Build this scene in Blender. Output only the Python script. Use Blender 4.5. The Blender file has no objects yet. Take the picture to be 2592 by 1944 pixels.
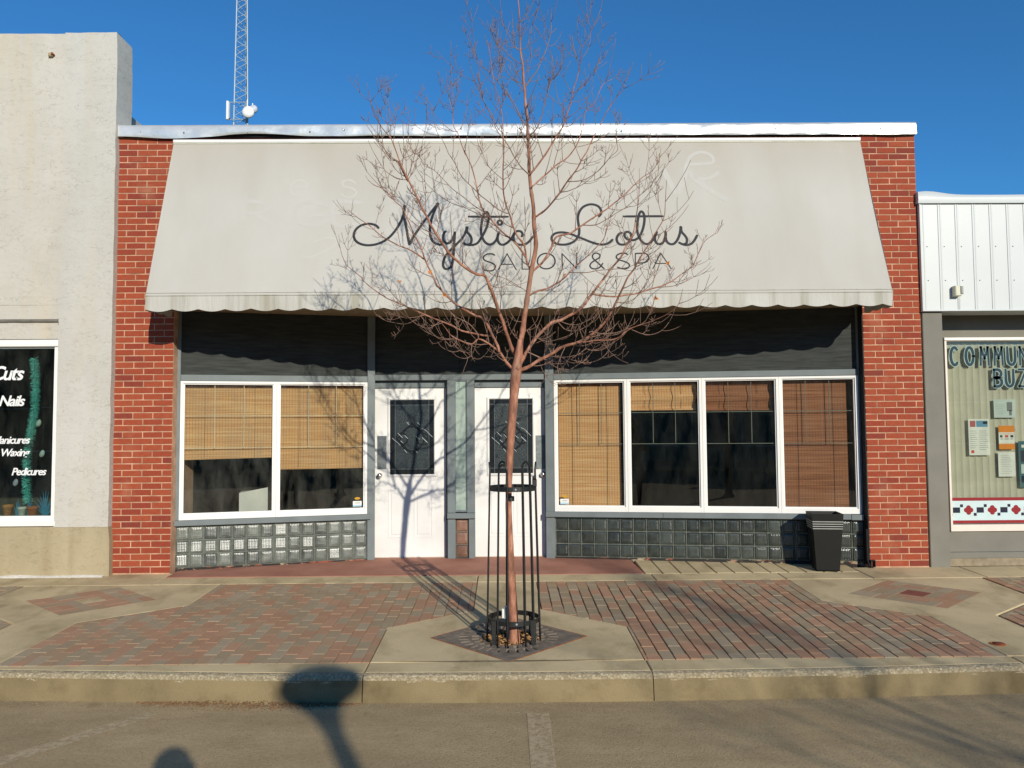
import bpy, bmesh, math, random
from mathutils import Vector, Matrix, noise
from mathutils.geometry import tessellate_polygon
random.seed(11)
SC = bpy.context.scene
COL = SC.collection
rad = math.radians

# ------------------------------------------------------------------ camera
CAM_POS = Vector((-0.0941, -8.58, 1.5086))
YAW, PITCH, ROLL = 0.010569, 0.053941, -0.00715
cy, sy, cp, sp = math.cos(YAW), math.sin(YAW), math.cos(PITCH), math.sin(PITCH)
FWD = Vector((sy * cp, cy * cp, sp)); RGT = Vector((cy, -sy, 0)); UPV = RGT.cross(FWD)
RG = RGT * math.cos(ROLL) + UPV * math.sin(ROLL); UP = UPV * math.cos(ROLL) - RGT * math.sin(ROLL)
cam = bpy.data.cameras.new('camera'); camo = bpy.data.objects.new('camera', cam); COL.objects.link(camo)
M3 = Matrix((RG, UP, -FWD)).transposed()
camo.matrix_world = Matrix.Translation(CAM_POS) @ M3.to_4x4()
cam.sensor_width = 36; cam.lens = 36 * 2030.7 / 2592; cam.clip_start = 0.05; cam.clip_end = 5000
SC.camera = camo

# ------------------------------------------------------------------ sky, sun, exposure
SUN_EL, SUN_AZ = 20.6, 21.0           # sun stands behind the camera, to the right
w = bpy.data.worlds.new('World'); SC.world = w; w.use_nodes = True
nt = w.node_tree; nt.nodes.clear()
sky = nt.nodes.new('ShaderNodeTexSky'); sky.sky_type = 'NISHITA'; sky.sun_disc = False
sky.sun_elevation = rad(SUN_EL); sky.sun_rotation = rad(180 - SUN_AZ)
sky.altitude = 300; sky.air_density = 1.0; sky.dust_density = 0.0; sky.ozone_density = 6.0
bg = nt.nodes.new('ShaderNodeBackground'); bg.inputs['Strength'].default_value = 0.112
wo = nt.nodes.new('ShaderNodeOutputWorld')
tint = nt.nodes.new('ShaderNodeMix'); tint.data_type = 'RGBA'; tint.blend_type = 'MULTIPLY'; tint.inputs[0].default_value = 1.0
tint.inputs[7].default_value = (0.46, 0.97, 1.15, 1)      # the dry, deep blue of this winter sky
nt.links.new(sky.outputs[0], tint.inputs[6]); nt.links.new(tint.outputs[2], bg.inputs[0]); nt.links.new(bg.outputs[0], wo.inputs[0])
sl = bpy.data.lights.new('sun', 'SUN'); sl.energy = 4.35; sl.angle = rad(0.53); sl.color = (1.0, 0.925, 0.785)
so = bpy.data.objects.new('sun', sl); COL.objects.link(so)
sd = Vector((math.sin(rad(SUN_AZ)) * math.cos(rad(SUN_EL)), -math.cos(rad(SUN_AZ)) * math.cos(rad(SUN_EL)), math.sin(rad(SUN_EL))))
so.rotation_euler = sd.to_track_quat('Z', 'Y').to_euler(); so.location = sd * 60
vs = SC.view_settings; vs.view_transform = 'Standard'; vs.look = 'None'; vs.exposure = 0.0; vs.gamma = 1.0
vs.use_curve_mapping = False

# ------------------------------------------------------------------ helpers
def L(r, g, b):
    f = lambda c: (c / 255 / 12.92) if c <= 10 else ((c / 255 + 0.055) / 1.055) ** 2.4
    return (f(r), f(g), f(b), 1)

class N:
    """small wrapper for building a node material"""
    def __init__(s, name):
        s.m = bpy.data.materials.new(name); s.m.use_nodes = True
        s.t = s.m.node_tree; s.t.nodes.clear()
        s.out = s.n('ShaderNodeOutputMaterial')
        s.pos = None
    def n(s, ty, **kw):
        x = s.t.nodes.new(ty)
        for k, v in kw.items(): setattr(x, k, v)
        return x
    def l(s, a, b): s.t.links.new(a, b)
    def P(s, scale=(1, 1, 1), rot=(0, 0, 0)):
        if s.pos is None: s.pos = s.n('ShaderNodeNewGeometry')
        mp = s.n('ShaderNodeMapping'); mp.inputs['Scale'].default_value = scale; mp.inputs['Rotation'].default_value = rot
        s.l(s.pos.outputs['Position'], mp.inputs[0]); return mp.outputs[0]
    def noise(s, sc, scale=(1, 1, 1), detail=4, rough=.55):
        x = s.n('ShaderNodeTexNoise'); x.inputs['Scale'].default_value = sc
        x.inputs['Detail'].default_value = detail; x.inputs['Roughness'].default_value = rough
        s.l(s.P(scale), x.inputs['Vector']); return x.outputs['Fac']
    def ramp(s, fac, stops, interp='LINEAR'):
        x = s.n('ShaderNodeValToRGB'); x.color_ramp.interpolation = interp
        e = x.color_ramp.elements
        while len(e) > 1: e.remove(e[-1])
        e[0].position, e[0].color = stops[0]
        for p, c in stops[1:]:
            k = e.new(p); k.color = c
        s.l(fac, x.inputs[0]); return x.outputs[0]
    def mix(s, fac, a, b, mode='MIX'):
        x = s.n('ShaderNodeMix', data_type='RGBA', blend_type=mode)
        if isinstance(fac, (int, float)): x.inputs[0].default_value = fac
        else: s.l(fac, x.inputs[0])
        for i, v in ((6, a), (7, b)):
            if isinstance(v, tuple): x.inputs[i].default_value = v
            else: s.l(v, x.inputs[i])
        return x.outputs[2]
    def math(s, op, a, b=0.0):
        x = s.n('ShaderNodeMath', operation=op)
        for i, v in enumerate((a, b)):
            if isinstance(v, (int, float)): x.inputs[i].default_value = v
            else: s.l(v, x.inputs[i])
        return x.outputs[0]
    def bsdf(s, col, rough=.8, metal=0., spec=.3, bump=None, bstr=.3, bdist=.01):
        b = s.n('ShaderNodeBsdfPrincipled')
        if isinstance(col, tuple): b.inputs['Base Color'].default_value = col
        else: s.l(col, b.inputs['Base Color'])
        if isinstance(rough, (int, float)): b.inputs['Roughness'].default_value = rough
        else: s.l(rough, b.inputs['Roughness'])
        b.inputs['Metallic'].default_value = metal; b.inputs['Specular IOR Level'].default_value = spec
        if bump is not None:
            bp = s.n('ShaderNodeBump'); bp.inputs['Strength'].default_value = bstr; bp.inputs['Distance'].default_value = bdist
            s.l(bump, bp.inputs['Height']); s.l(bp.outputs[0], b.inputs['Normal'])
        s.b = b
        s.l(b.outputs[0], s.out.inputs[0]); return b

def plain(name, col, rough=.6, metal=0., spec=.3, var=.12, sc=9., bump=.15, bsc=70., scale=(1, 1, 1), dist=.004):
    """paint-like material: base colour with mottled wear and fine relief"""
    m = N(name)
    d = tuple(c * (1 - var) for c in col[:3]) + (1,); u = tuple(min(1, c * (1 + var)) for c in col[:3]) + (1,)
    c = m.ramp(m.noise(sc, scale), [(.3, d), (.7, u)])
    m.bsdf(c, rough, metal, spec, m.noise(bsc, scale, 3), bump, dist)
    return m.m

def wl(o):
    v = Vector((0, 0, 0))
    while o is not None: v = v + o.location; o = o.parent
    return v

def link(name, me, parent=None, loc=None):
    o = bpy.data.objects.new(name, me); COL.objects.link(o)
    if parent is not None: o.parent = parent
    if loc is not None: o.location = Vector(loc) - (wl(parent) if parent is not None else Vector((0, 0, 0)))
    return o

def tag(o, label=None, cat=None, group=None, kind=None):
    if label: o['label'] = label
    if cat: o['category'] = cat
    if group: o['group'] = group
    if kind: o['kind'] = kind
    return o

def thing(name, loc, label, cat, group=None):
    o = link(name, None, None, loc); o.empty_display_size = .1
    return tag(o, label, cat, group)

class MB:
    def __init__(s): s.v = []; s.f = []
    def add(s, vs, fs):
        b = len(s.v); s.v += [tuple(v) for v in vs]; s.f += [tuple(b + i for i in f) for f in fs]; return s
    def box(s, a, b, T=None):
        (x0, y0, z0), (x1, y1, z1) = a, b
        vs = [(x0, y0, z0), (x1, y0, z0), (x1, y1, z0), (x0, y1, z0), (x0, y0, z1), (x1, y0, z1), (x1, y1, z1), (x0, y1, z1)]
        if T: vs = [T(*v) for v in vs]
        return s.add(vs, [(0, 3, 2, 1), (4, 5, 6, 7), (0, 1, 5, 4), (1, 2, 6, 5), (2, 3, 7, 6), (3, 0, 4, 7)])
    def chbox(s, a, b, c=.004, T=None):
        """box whose front (low y) face is chamfered"""
        (x0, y0, z0), (x1, y1, z1) = a, b
        vs = [(x0, y1, z0), (x1, y1, z0), (x1, y1, z1), (x0, y1, z1), (x0, y0 + c, z0), (x1, y0 + c, z0), (x1, y0 + c, z1), (x0, y0 + c, z1),
              (x0 + c, y0, z0 + c), (x1 - c, y0, z0 + c), (x1 - c, y0, z1 - c), (x0 + c, y0, z1 - c)]
        if T: vs = [T(*v) for v in vs]
        fs = [(0, 3, 2, 1)]
        for i in range(4):
            j = (i + 1) % 4
            fs.append((i, j, j + 4, i + 4)); fs.append((i + 4, j + 4, j + 8, i + 8))
        fs.append((8, 9, 10, 11)); return s.add(vs, fs)
    def frame(s, a, b, t, T=None):
        """rectangular ring in x-z between a and b; t = bar widths (left,right,bottom,top); a,b carry y range"""
        (x0, y0, z0), (x1, y1, z1) = a, b; l, r, bo, to = t
        s.box((x0, y0, z0), (x0 + l, y1, z1), T); s.box((x1 - r, y0, z0), (x1, y1, z1), T)
        s.box((x0 + l, y0 + .0012, z0), (x1 - r, y1 - .0012, z0 + bo), T); s.box((x0 + l, y0 + .0012, z1 - to), (x1 - r, y1 - .0012, z1), T); return s
    def tube(s, pts, n=8, cap=True):
        """pts: list of (x,y,z,r)"""
        P = [Vector(p[:3]) for p in pts]; R = [p[3] for p in pts]; m = len(P)
        t = (P[1] - P[0]).normalized(); ref = Vector((0, 1, 0)) if abs(t.y) < .8 else Vector((1, 0, 0))
        u = t.cross(ref).normalized(); vs = []
        for i in range(m):
            tt = (P[min(i + 1, m - 1)] - P[max(i - 1, 0)])
            if tt.length < 1e-9: tt = t
            t = tt.normalized(); u = (u - t * u.dot(t))
            if u.length < 1e-6: u = t.orthogonal()
            u.normalize(); w_ = t.cross(u)
            for k in range(n):
                a = 2 * math.pi * k / n; vs.append(P[i] + (u * math.cos(a) + w_ * math.sin(a)) * R[i])
        fs = [(i * n + k, i * n + (k + 1) % n, (i + 1) * n + (k + 1) % n, (i + 1) * n + k) for i in range(m - 1) for k in range(n)]
        if cap: fs += [tuple(range(n))[::-1], tuple((m - 1) * n + k for k in range(n))]
        return s.add(vs, fs)
    def lathe(s, prof, c, n=20, axis='Z'):
        vs = []
        for r, h in prof:
            for k in range(n):
                a = 2 * math.pi * k / n; x, y = r * math.cos(a), r * math.sin(a)
                vs.append((c[0] + x, c[1] + y, c[2] + h) if axis == 'Z' else (c[0] + x, c[1] - h, c[2] + y))
        m = len(prof)
        fs = [(i * n + k, i * n + (k + 1) % n, (i + 1) * n + (k + 1) % n, (i + 1) * n + k) for i in range(m - 1) for k in range(n)]
        fs += [tuple(range(n))[::-1], tuple((m - 1) * n + k for k in range(n))]
        return s.add(vs, fs)
    def prism(s, loops, top, bot):
        """polygon with holes (list of 2-D loops); top/bot map (x,y)->point"""
        tri = tessellate_polygon([[Vector((x, y, 0)) for x, y in lp] for lp in loops])
        flat = [p for lp in loops for p in lp]; n = len(flat)
        vs = [top(*p) for p in flat] + [bot(*p) for p in flat]
        fs = []
        for t in tri:
            a, b, c = (Vector(flat[i] + (0,)) if len(flat[i]) == 2 else None for i in t)
            up = (b - a).cross(c - a).z > 0
            tt = t if up else t[::-1]
            fs.append(tuple(tt)); fs.append(tuple(i + n for i in tt[::-1]))
        o = 0
        for lp in loops:
            m = len(lp)
            for i in range(m):
                a, b = o + i, o + (i + 1) % m; fs.append((a, a + n, b + n, b))
            o += m
        return s.add(vs, fs)
    def mesh(s, name, mat, smooth=False, fix=True):
        me = bpy.data.meshes.new(name); me.from_pydata(s.v, [], s.f)
        if fix:
            bm = bmesh.new(); bm.from_mesh(me); bmesh.ops.recalc_face_normals(bm, faces=bm.faces); bm.to_mesh(me); bm.free()
        if mat: me.materials.append(mat)
        if smooth: me.polygons.foreach_set('use_smooth', [True] * len(me.polygons))
        me.update(); return me
    def build(s, name, mat, parent=None, smooth=False, fix=True):
        xs = list(zip(*s.v)); c = Vector(((min(xs[0]) + max(xs[0])) / 2, (min(xs[1]) + max(xs[1])) / 2, min(xs[2])))
        s.v = [(x - c.x, y - c.y, z - c.z) for x, y, z in s.v]
        return link(name, s.mesh(name, mat, smooth, fix), parent, c)

def catmull(p, n):
    P = [Vector(a) for a in p]
    if (P[0] - P[-1]).length < 1e-6 and len(P) > 3: P = [P[-2]] + P + [P[1]]
    else: P = [2 * P[0] - P[1]] + P + [2 * P[-1] - P[-2]]
    out = []
    for i in range(1, len(P) - 2):
        a, b, c, d = P[i - 1:i + 3]
        for k in range(n):
            t = k / n
            out.append(.5 * ((2 * b) + (c - a) * t + (2 * a - 5 * b + 4 * c - d) * t * t + (3 * b - a - 3 * c + d) * t ** 3))
    out.append(P[-2]); return out

def ribbon(mb, pts, width, T, h=.0012, ends=True):
    """flat stroke of constant width through 2-D pts; T maps (x,y,height)->world"""
    P = [Vector((p[0], p[1])) for p in pts]; m = len(P); vs = []
    if ends:
        P[0] = P[0] - (P[1] - P[0]).normalized() * width * .3; P[-1] = P[-1] + (P[-1] - P[-2]).normalized() * width * .3
    for i in range(m):
        d = P[min(i + 1, m - 1)] - P[max(i - 1, 0)]
        d = d.normalized() if d.length > 1e-9 else Vector((1, 0)); nn = Vector((-d.y, d.x)) * width / 2
        taper = .72 if ends and i in (0, m - 1) else 1
        for q in (P[i] + nn * taper, P[i] - nn * taper): vs += [T(q.x, q.y, h), T(q.x, q.y, 0.0)]
    fs = []
    for i in range(m - 1):
        a, b = i * 4, i * 4 + 4
        fs += [(a, b, b + 2, a + 2), (a, a + 1, b + 1, b), (a + 2, b + 2, b + 3, a + 3)]
    fs += [(0, 2, 3, 1), ((m - 1) * 4, (m - 1) * 4 + 1, (m - 1) * 4 + 3, (m - 1) * 4 + 2)]
    mb.add(vs, fs)

def text_mesh(mb, s, size, T, shear=0., off=0., align='LEFT', space=1.):
    """built-in font outlines as flat faces; T maps (x,y)->world"""
    cu = bpy.data.curves.new('t', 'FONT'); cu.body = s; cu.size = size; cu.shear = shear; cu.offset = off
    cu.align_x = align; cu.space_character = space; cu.resolution_u = 3
    ob = bpy.data.objects.new('t', cu); COL.objects.link(ob)
    dg = bpy.context.evaluated_depsgraph_get(); me = ob.evaluated_get(dg).to_mesh()
    mb.add([T(v.co.x, v.co.y) for v in me.vertices], [tuple(p.vertices) for p in me.polygons])
    bpy.data.objects.remove(ob); bpy.data.curves.remove(cu)

def gz(y): return -0.01 + 0.0365 * y          # sidewalk surface falls towards the kerb
# ------------------------------------------------------------------ materials
def m_concrete(name, tone=(202, 183, 144), dark=(172, 155, 120)):
    m = N(name)
    big = m.noise(1.3, detail=6, rough=.6); fine = m.noise(160, detail=2)
    c = m.ramp(big, [(.3, L(*dark)), (.55, L(*tone)), (.75, L(tone[0] + 10, tone[1] + 9, tone[2] + 6))])
    st = m.ramp(m.noise(3.1, (1, .55, 1), 7, .65), [(.34, (.66, .64, .60, 1)), (.5, (1, 1, 1, 1))])
    c = m.mix(.8, c, st, 'MULTIPLY')
    c = m.mix(.55, c, m.ramp(fine, [(.3, (.72, .71, .69, 1)), (.5, (1, 1, 1, 1)), (.72, (1.0, 1.0, .98, 1))]), 'MULTIPLY')
    m.bsdf(c, .92, 0, .2, fine, .35, .004); return m.m
M_conc = m_concrete('concrete'); M_conc2 = m_concrete('kerb top concrete', (202, 183, 143), (170, 153, 117)); M_conc3 = m_concrete('dirty kerb concrete', (138, 123, 92), (112, 99, 72))
def m_aggregate():
    m = N('exposed aggregate')
    v = m.n('ShaderNodeTexVoronoi'); v.inputs['Scale'].default_value = 75; m.l(m.P(), v.inputs['Vector'])
    sep = m.n('ShaderNodeSeparateColor'); m.l(v.outputs['Color'], sep.inputs[0])
    c = m.ramp(sep.outputs[0], [(0, L(136, 124, 100)), (.35, L(166, 153, 124)), (.6, L(180, 168, 138)), (.85, L(152, 132, 104)), (1, L(196, 186, 160))])
    c = m.mix(m.ramp(v.outputs['Distance'], [(.35, (0, 0, 0, 1)), (.75, (.7, .7, .7, 1))]), c, L(130, 119, 97))
    m.bsdf(c, .9, 0, .15, v.outputs['Distance'], -.5, .005); return m.m
M_agg = m_aggregate()
def m_asphalt():
    m = N('dusty asphalt')
    c = m.ramp(m.noise(.9, (.6, 1, 1), 6, .6), [(.3, L(162, 142, 108)), (.55, L(178, 156, 119)), (.75, L(190, 168, 130))])
    f = m.noise(95, detail=3, rough=.7); g = m.noise(60, detail=3)
    c = m.mix(.6, c, m.ramp(f, [(.34, (.48, .47, .45, 1)), (.5, (1, 1, 1, 1)), (.7, (1, 1, .97, 1))]), 'MULTIPLY')
    c = m.mix(m.ramp(m.noise(330, detail=1), [(.68, (0, 0, 0, 1)), (.74, (1, 1, 1, 1))]), c, L(178, 168, 148))
    sp = m.ramp(m.noise(1.7, detail=2), [(.27, (.6, .57, .52, 1)), (.33, (1, 1, 1, 1))])
    c = m.mix(.75, c, m.ramp(m.noise(3.2, (.6, 1.3, 1), 8, .75), [(.3, (.74, .72, .68, 1)), (.6, (1, 1, 1, 1))]), 'MULTIPLY')
    c = m.mix(m.ramp(m.noise(3.4, detail=3), [(.70, (0, 0, 0, 1)), (.74, (.7, .7, .7, 1))]), c, L(128, 108, 82))
    c = m.mix(.7, c, sp, 'MULTIPLY')
    m.bsdf(c, .9, 0, .25, m.mix(.5, f, g), .7, .007); return m.m
M_road = m_asphalt()
def m_linepaint():
    m = N('worn road paint and sun streak')
    f = m.ramp(m.noise(26, detail=5, rough=.7), [(.30, (0, 0, 0, 1)), (.56, (1, 1, 1, 1))])
    b = m.bsdf(L(204, 184, 148), .9, 0, .2, m.noise(200, detail=2), .4, .004)
    tr = m.n('ShaderNodeBsdfTransparent'); mx = m.n('ShaderNodeMixShader')      # paint flaked off the stones; breaks up the painted sun streak too
    m.l(m.math('MULTIPLY', f, .75), mx.inputs[0]); m.l(tr.outputs[0], mx.inputs[1]); m.l(b.outputs[0], mx.inputs[2]); m.l(mx.outputs[0], m.out.inputs[0]); return m.m
M_line = m_linepaint()
def m_paver():
    m = N('clay and grey pavers')
    oi = m.n('ShaderNodeObjectInfo'); ge = m.n('ShaderNodeNewGeometry')
    r = m.math('FRACT', m.math('ADD', m.math('MULTIPLY', oi.outputs['Random'], 7.31), ge.outputs['Random Per Island']))
    c = m.ramp(r, [(0, L(176, 122, 102)), (.14, L(166, 114, 94)), (.28, L(158, 132, 110)), (.42, L(182, 132, 112)), (.55, L(144, 144, 126)), (.70, L(158, 158, 140)), (.86, L(136, 133, 114))], 'CONSTANT')
    c = m.mix(.75, c, m.ramp(m.noise(2.4, detail=5), [(.3, (.74, .72, .68, 1)), (.65, (1, 1, 1, 1))]), 'MULTIPLY')
    c = m.mix(.56, c, L(178, 149, 115))
    f = m.noise(190, detail=2)
    c = m.mix(.4, c, m.ramp(f, [(.3, (.7, .7, .7, 1)), (.6, (1, 1, 1, 1))]), 'MULTIPLY')
    m.bsdf(c, .9, 0, .2, f, .3, .003); return m.m
M_pav = m_paver()
M_sand = plain('joint sand', L(74, 66, 54), .95, var=.3, sc=60, bump=.5)
M_soil = plain('tree pit soil', L(52, 43, 32), .95, var=.45, sc=45, bump=.9, bsc=90, dist=.02)
def m_redslab():
    m = N('red painted concrete')
    c = m.ramp(m.noise(2.2, detail=6), [(.3, L(150, 102, 84)), (.6, L(172, 122, 102)), (.8, L(178, 134, 114))])
    c = m.mix(m.ramp(m.noise(9, detail=6, rough=.7), [(.66, (0, 0, 0, 1)), (.72, (1, 1, 1, 1))]), c, L(168, 150, 128))
    m.bsdf(c, .85, 0, .25, m.noise(150, detail=2), .3, .004); return m.m
M_red = m_redslab()
def m_brick():
    m = N('red brick')
    oi = m.n('ShaderNodeObjectInfo')
    c = m.ramp(oi.outputs['Random'], [(0, L(146, 66, 46)), (.25, L(153, 72, 49)), (.5, L(159, 78, 53)), (.72, L(150, 69, 48)), (.92, L(140, 62, 47)), (.98, L(128, 60, 48)), (1, L(162, 86, 62))])
    c = m.mix(.6, c, m.ramp(m.noise(28, detail=4), [(.3, (.78, .74, .72, 1)), (.6, (1, 1, 1, 1)), (.8, (1.0, .98, .95, 1))]), 'MULTIPLY')
    c = m.mix(m.ramp(m.noise(2.1, detail=5), [(.60, (0, 0, 0, 1)), (.76, (.35, .35, .35, 1))]), c, L(190, 140, 110))
    m.bsdf(c, .88, 0, .25, m.noise(110, detail=3), .5, .004); return m.m
M_brick = m_brick()
M_mortar = plain('mortar', L(186, 148, 120), .95, var=.35, sc=6, bump=.5)
def m_stucco(name, a, b, c3, stain):
    m = N(name)
    big = m.noise(.8, (1, 1, .5), 5, .6)
    lace = m.noise(11, (1, 1, 1.9), 5, .62)
    c = m.ramp(big, [(.3, L(*a)), (.55, L(*b)), (.75, L(*c3))])
    c = m.mix(m.ramp(m.noise(1.6, (2.6, 1, .28), 4), [(.5, (0, 0, 0, 1)), (.7, (.55, .55, .55, 1))]), c, L(*stain))
    cr = m.ramp(lace, [(.465, (1, 1, 1, 1)), (.482, (.50, .45, .38, 1)), (.490, (1, 1, 1, 1))])
    c = m.mix(m.ramp(m.noise(7, (1, 1, 2.2), 3), [(.46, (0, 0, 0, 1)), (.60, (.8, .8, .8, 1))]), c, m.mix(1.0, c, cr, 'MULTIPLY'))
    rid = m.ramp(lace, [(.40, (.3, .3, .3, 1)), (.47, (.5, .5, .5, 1)), (.482, (0, 0, 0, 1)), (.50, (.9, .9, .9, 1)), (.7, (1, 1, 1, 1))])
    m.bsdf(c, .95, 0, .15, m.mix(.35, rid, m.noise(38, (1, 1, 1.4), 4)), .32, .012); return m.m
M_stuc = m_stucco('cream stucco', (184, 179, 167), (196, 191, 180), (201, 197, 187), (198, 182, 152))
M_stuc_g = m_stucco('pale grey stucco', (184, 180, 170), (193, 190, 181), (199, 196, 189), (192, 184, 168))
M_stuc_b = m_stucco('tan stucco base', (156, 143, 114), (174, 161, 132), (184, 173, 146), (146, 130, 102))
M_grey = plain('grey trim paint', L(112, 120, 121), .55, var=.10, sc=5, bump=.25, bsc=40)
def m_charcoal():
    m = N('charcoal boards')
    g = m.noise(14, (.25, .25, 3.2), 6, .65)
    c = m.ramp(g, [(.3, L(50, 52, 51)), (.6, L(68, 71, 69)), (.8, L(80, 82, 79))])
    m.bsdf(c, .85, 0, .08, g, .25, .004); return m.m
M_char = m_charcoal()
M_white = plain('white vinyl', (.80, .79, .75, 1), .4, var=.04, sc=3, bump=.05, spec=.4)
M_door = plain('white door paint', (.74, .73, .70, 1), .45, var=.08, sc=2.2, bump=.1, bsc=20, spec=.4)
M_black = plain('black iron', L(28, 29, 28), .45, var=.3, sc=20, bump=.3, spec=.5)
M_bin = plain('black moulded plastic', L(20, 21, 19), .55, var=.15, sc=6, bump=.1, spec=.3)
M_binlt = plain('pale moulding lines', L(160, 162, 156), .5)
M_castiron = plain('weathered cast iron', L(118, 107, 94), .75, var=.35, sc=14, bump=.5, spec=.4)
M_rust = plain('rust', L(140, 84, 46), .9, var=.3, sc=20)
M_chrome = plain('worn chrome', (.75, .74, .70, 1), .18, 1.0, var=.05, bump=.02)
M_plate = plain('brushed plate', L(120, 126, 126), .42, .6, var=.25, sc=30, bump=.3, bsc=90)
M_dark = plain('dark paint and shade', L(34, 33, 34), .7, var=.2)
M_lead = plain('lead came', L(96, 104, 104), .4, .5)
M_galv = None
def m_galv():
    m = N('galvanised sheet')
    sp = m.noise(7, (.5, 1, 1), 4, .6)
    c = m.ramp(sp, [(.3, (.62, .64, .63, 1)), (.6, (.72, .73, .71, 1)), (.8, (.80, .80, .78, 1))])
    r = m.ramp(m.noise(5, detail=3), [(.3, (.24, .24, .24, 1)), (.7, (.42, .42, .42, 1))])
    m.bsdf(c, r, .45, .5, m.noise(3.2, (.8, 1, 1.6), 3), .35, .05); return m.m
M_galv = m_galv()
def m_glass(name, tint=(.80, .86, .82, 1), ior=1.5, rough=0.0, haze=0.):
    m = N(name)
    tr = m.n('ShaderNodeBsdfTransparent'); tr.inputs[0].default_value = tint
    gl = m.n('ShaderNodeBsdfGlossy'); gl.inputs['Roughness'].default_value = rough
    lw = m.n('ShaderNodeLayerWeight'); lw.inputs['Blend'].default_value = .5
    fr = m.math('ADD', m.math('MULTIPLY', m.math('POWER', lw.outputs['Facing'], 5.0), .95), .045)   # same from both faces of the thin pane
    bp = m.n('ShaderNodeBump'); bp.inputs['Strength'].default_value = .05; bp.inputs['Distance'].default_value = .02
    m.l(m.noise(1.6, detail=1), bp.inputs['Height']); m.l(bp.outputs[0], gl.inputs['Normal'])
    mx = m.n('ShaderNodeMixShader'); m.l(fr, mx.inputs[0]); m.l(tr.outputs[0], mx.inputs[1]); m.l(gl.outputs[0], mx.inputs[2])
    o = mx.outputs[0]
    if haze:   # dust film and painted reflection haze
        df = m.n('ShaderNodeBsdfDiffuse'); df.inputs[0].default_value = L(150, 150, 140)
        m2 = m.n('ShaderNodeMixShader')
        f = m.math('MULTIPLY', m.ramp(m.noise(3.2, (2.4, 1, .8), 5, .6), [(.35, (0, 0, 0, 1)), (.8, (1, 1, 1, 1))]), haze)
        m.l(f, m2.inputs[0]); m.l(o, m2.inputs[1]); m.l(df.outputs[0], m2.inputs[2]); o = m2.outputs[0]
    m.l(o, m.out.inputs[0]); return m.m
M_glass = m_glass('window glass', haze=.05)
M_ghaze = m_glass('dust and reflection haze glass', tint=(.88, .9, .87, 1), haze=.10)  # haze also paints the whitish reflection in the left panes
M_gdark = m_glass('salon window glass', tint=(.90, .91, .88, 1), haze=.035)
def m_door_glass(name, a, b, sc):
    m = N(name); n = m.noise(sc, detail=4, rough=.7)
    c = m.ramp(n, [(.3, a), (.7, b)])
    m.bsdf(c, .22, 0, .5, n, .5, .006); return m.m
M_dglass = m_door_glass('obscure door glass', L(34, 40, 41), L(66, 74, 75), 60)
M_dborder = m_door_glass('clear dark border glass', L(24, 27, 30), L(36, 40, 42), 4)
M_frost = m_door_glass('frosted sidelight', L(136, 154, 146), L(176, 190, 178), 3)
def m_block(name, a, b, rough):
    m = N(name)
    wv = m.n('ShaderNodeTexWave', wave_type='BANDS', bands_direction='Z'); wv.inputs['Scale'].default_value = 22; wv.inputs['Distortion'].default_value = 1.2
    m.l(m.P(), wv.inputs['Vector'])
    wx = m.n('ShaderNodeTexWave', wave_type='BANDS', bands_direction='X'); wx.inputs['Scale'].default_value = 20; wx.inputs['Distortion'].default_value = 1.0
    m.l(m.P(), wx.inputs['Vector'])
    oi = m.n('ShaderNodeObjectInfo')
    h = m.mix(.4, wv.outputs['Fac'], wx.outputs['Fac'])
    c = m.ramp(m.math('ADD', m.math('MULTIPLY', m.noise(14, detail=3), .7), m.math('MULTIPLY', oi.outputs['Random'], .35)), [(.25, a), (.75, b)])
    m.bsdf(c, rough, 0, .8, h, .25, .006); return m.m
M_blk = m_block('glass block', L(70, 75, 71), L(124, 129, 121), .25)  # left-wall blocks lighter: glint of the sun-facing wall put into the colour
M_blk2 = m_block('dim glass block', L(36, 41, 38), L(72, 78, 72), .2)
M_blk3 = m_block('brown glass block', L(96, 70, 56), L(140, 106, 88), .2)
M_blkmort = plain('block mortar', L(104, 108, 99), .9, var=.25, sc=30, bump=.5)
M_blkrim = plain('glass block rim', L(96, 104, 96), .3, var=.2, spec=.6)
def m_bamboo(name, a, b, c3):
    m = N(name)
    sl_ = m.noise(1, (1.6, 1.6, 95), 3, .6)
    c = m.ramp(sl_, [(.3, L(*a)), (.5, L(*b)), (.7, L(*c3))])
    wv = m.n('ShaderNodeTexWave', wave_type='BANDS', bands_direction='X'); wv.inputs['Scale'].default_value = 10.5; wv.inputs['Distortion'].default_value = 0
    m.l(m.P(), wv.inputs['Vector'])
    c = m.mix(m.ramp(wv.outputs['Fac'], [(.02, (.4, .4, .4, 1)), (.10, (0, 0, 0, 1))]), c, L(70, 48, 30))
    m.bsdf(c, .7, 0, .25, sl_, .6, .006); return m.m
M_bam = m_bamboo('bamboo', (196, 142, 98), (217, 168, 120), (236, 198, 152))
M_bam2 = m_bamboo('brown bamboo', (120, 76, 52), (150, 98, 70), (176, 124, 92))
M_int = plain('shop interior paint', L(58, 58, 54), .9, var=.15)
M_intf = plain('shop floor', L(52, 46, 40), .8, var=.2)
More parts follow.
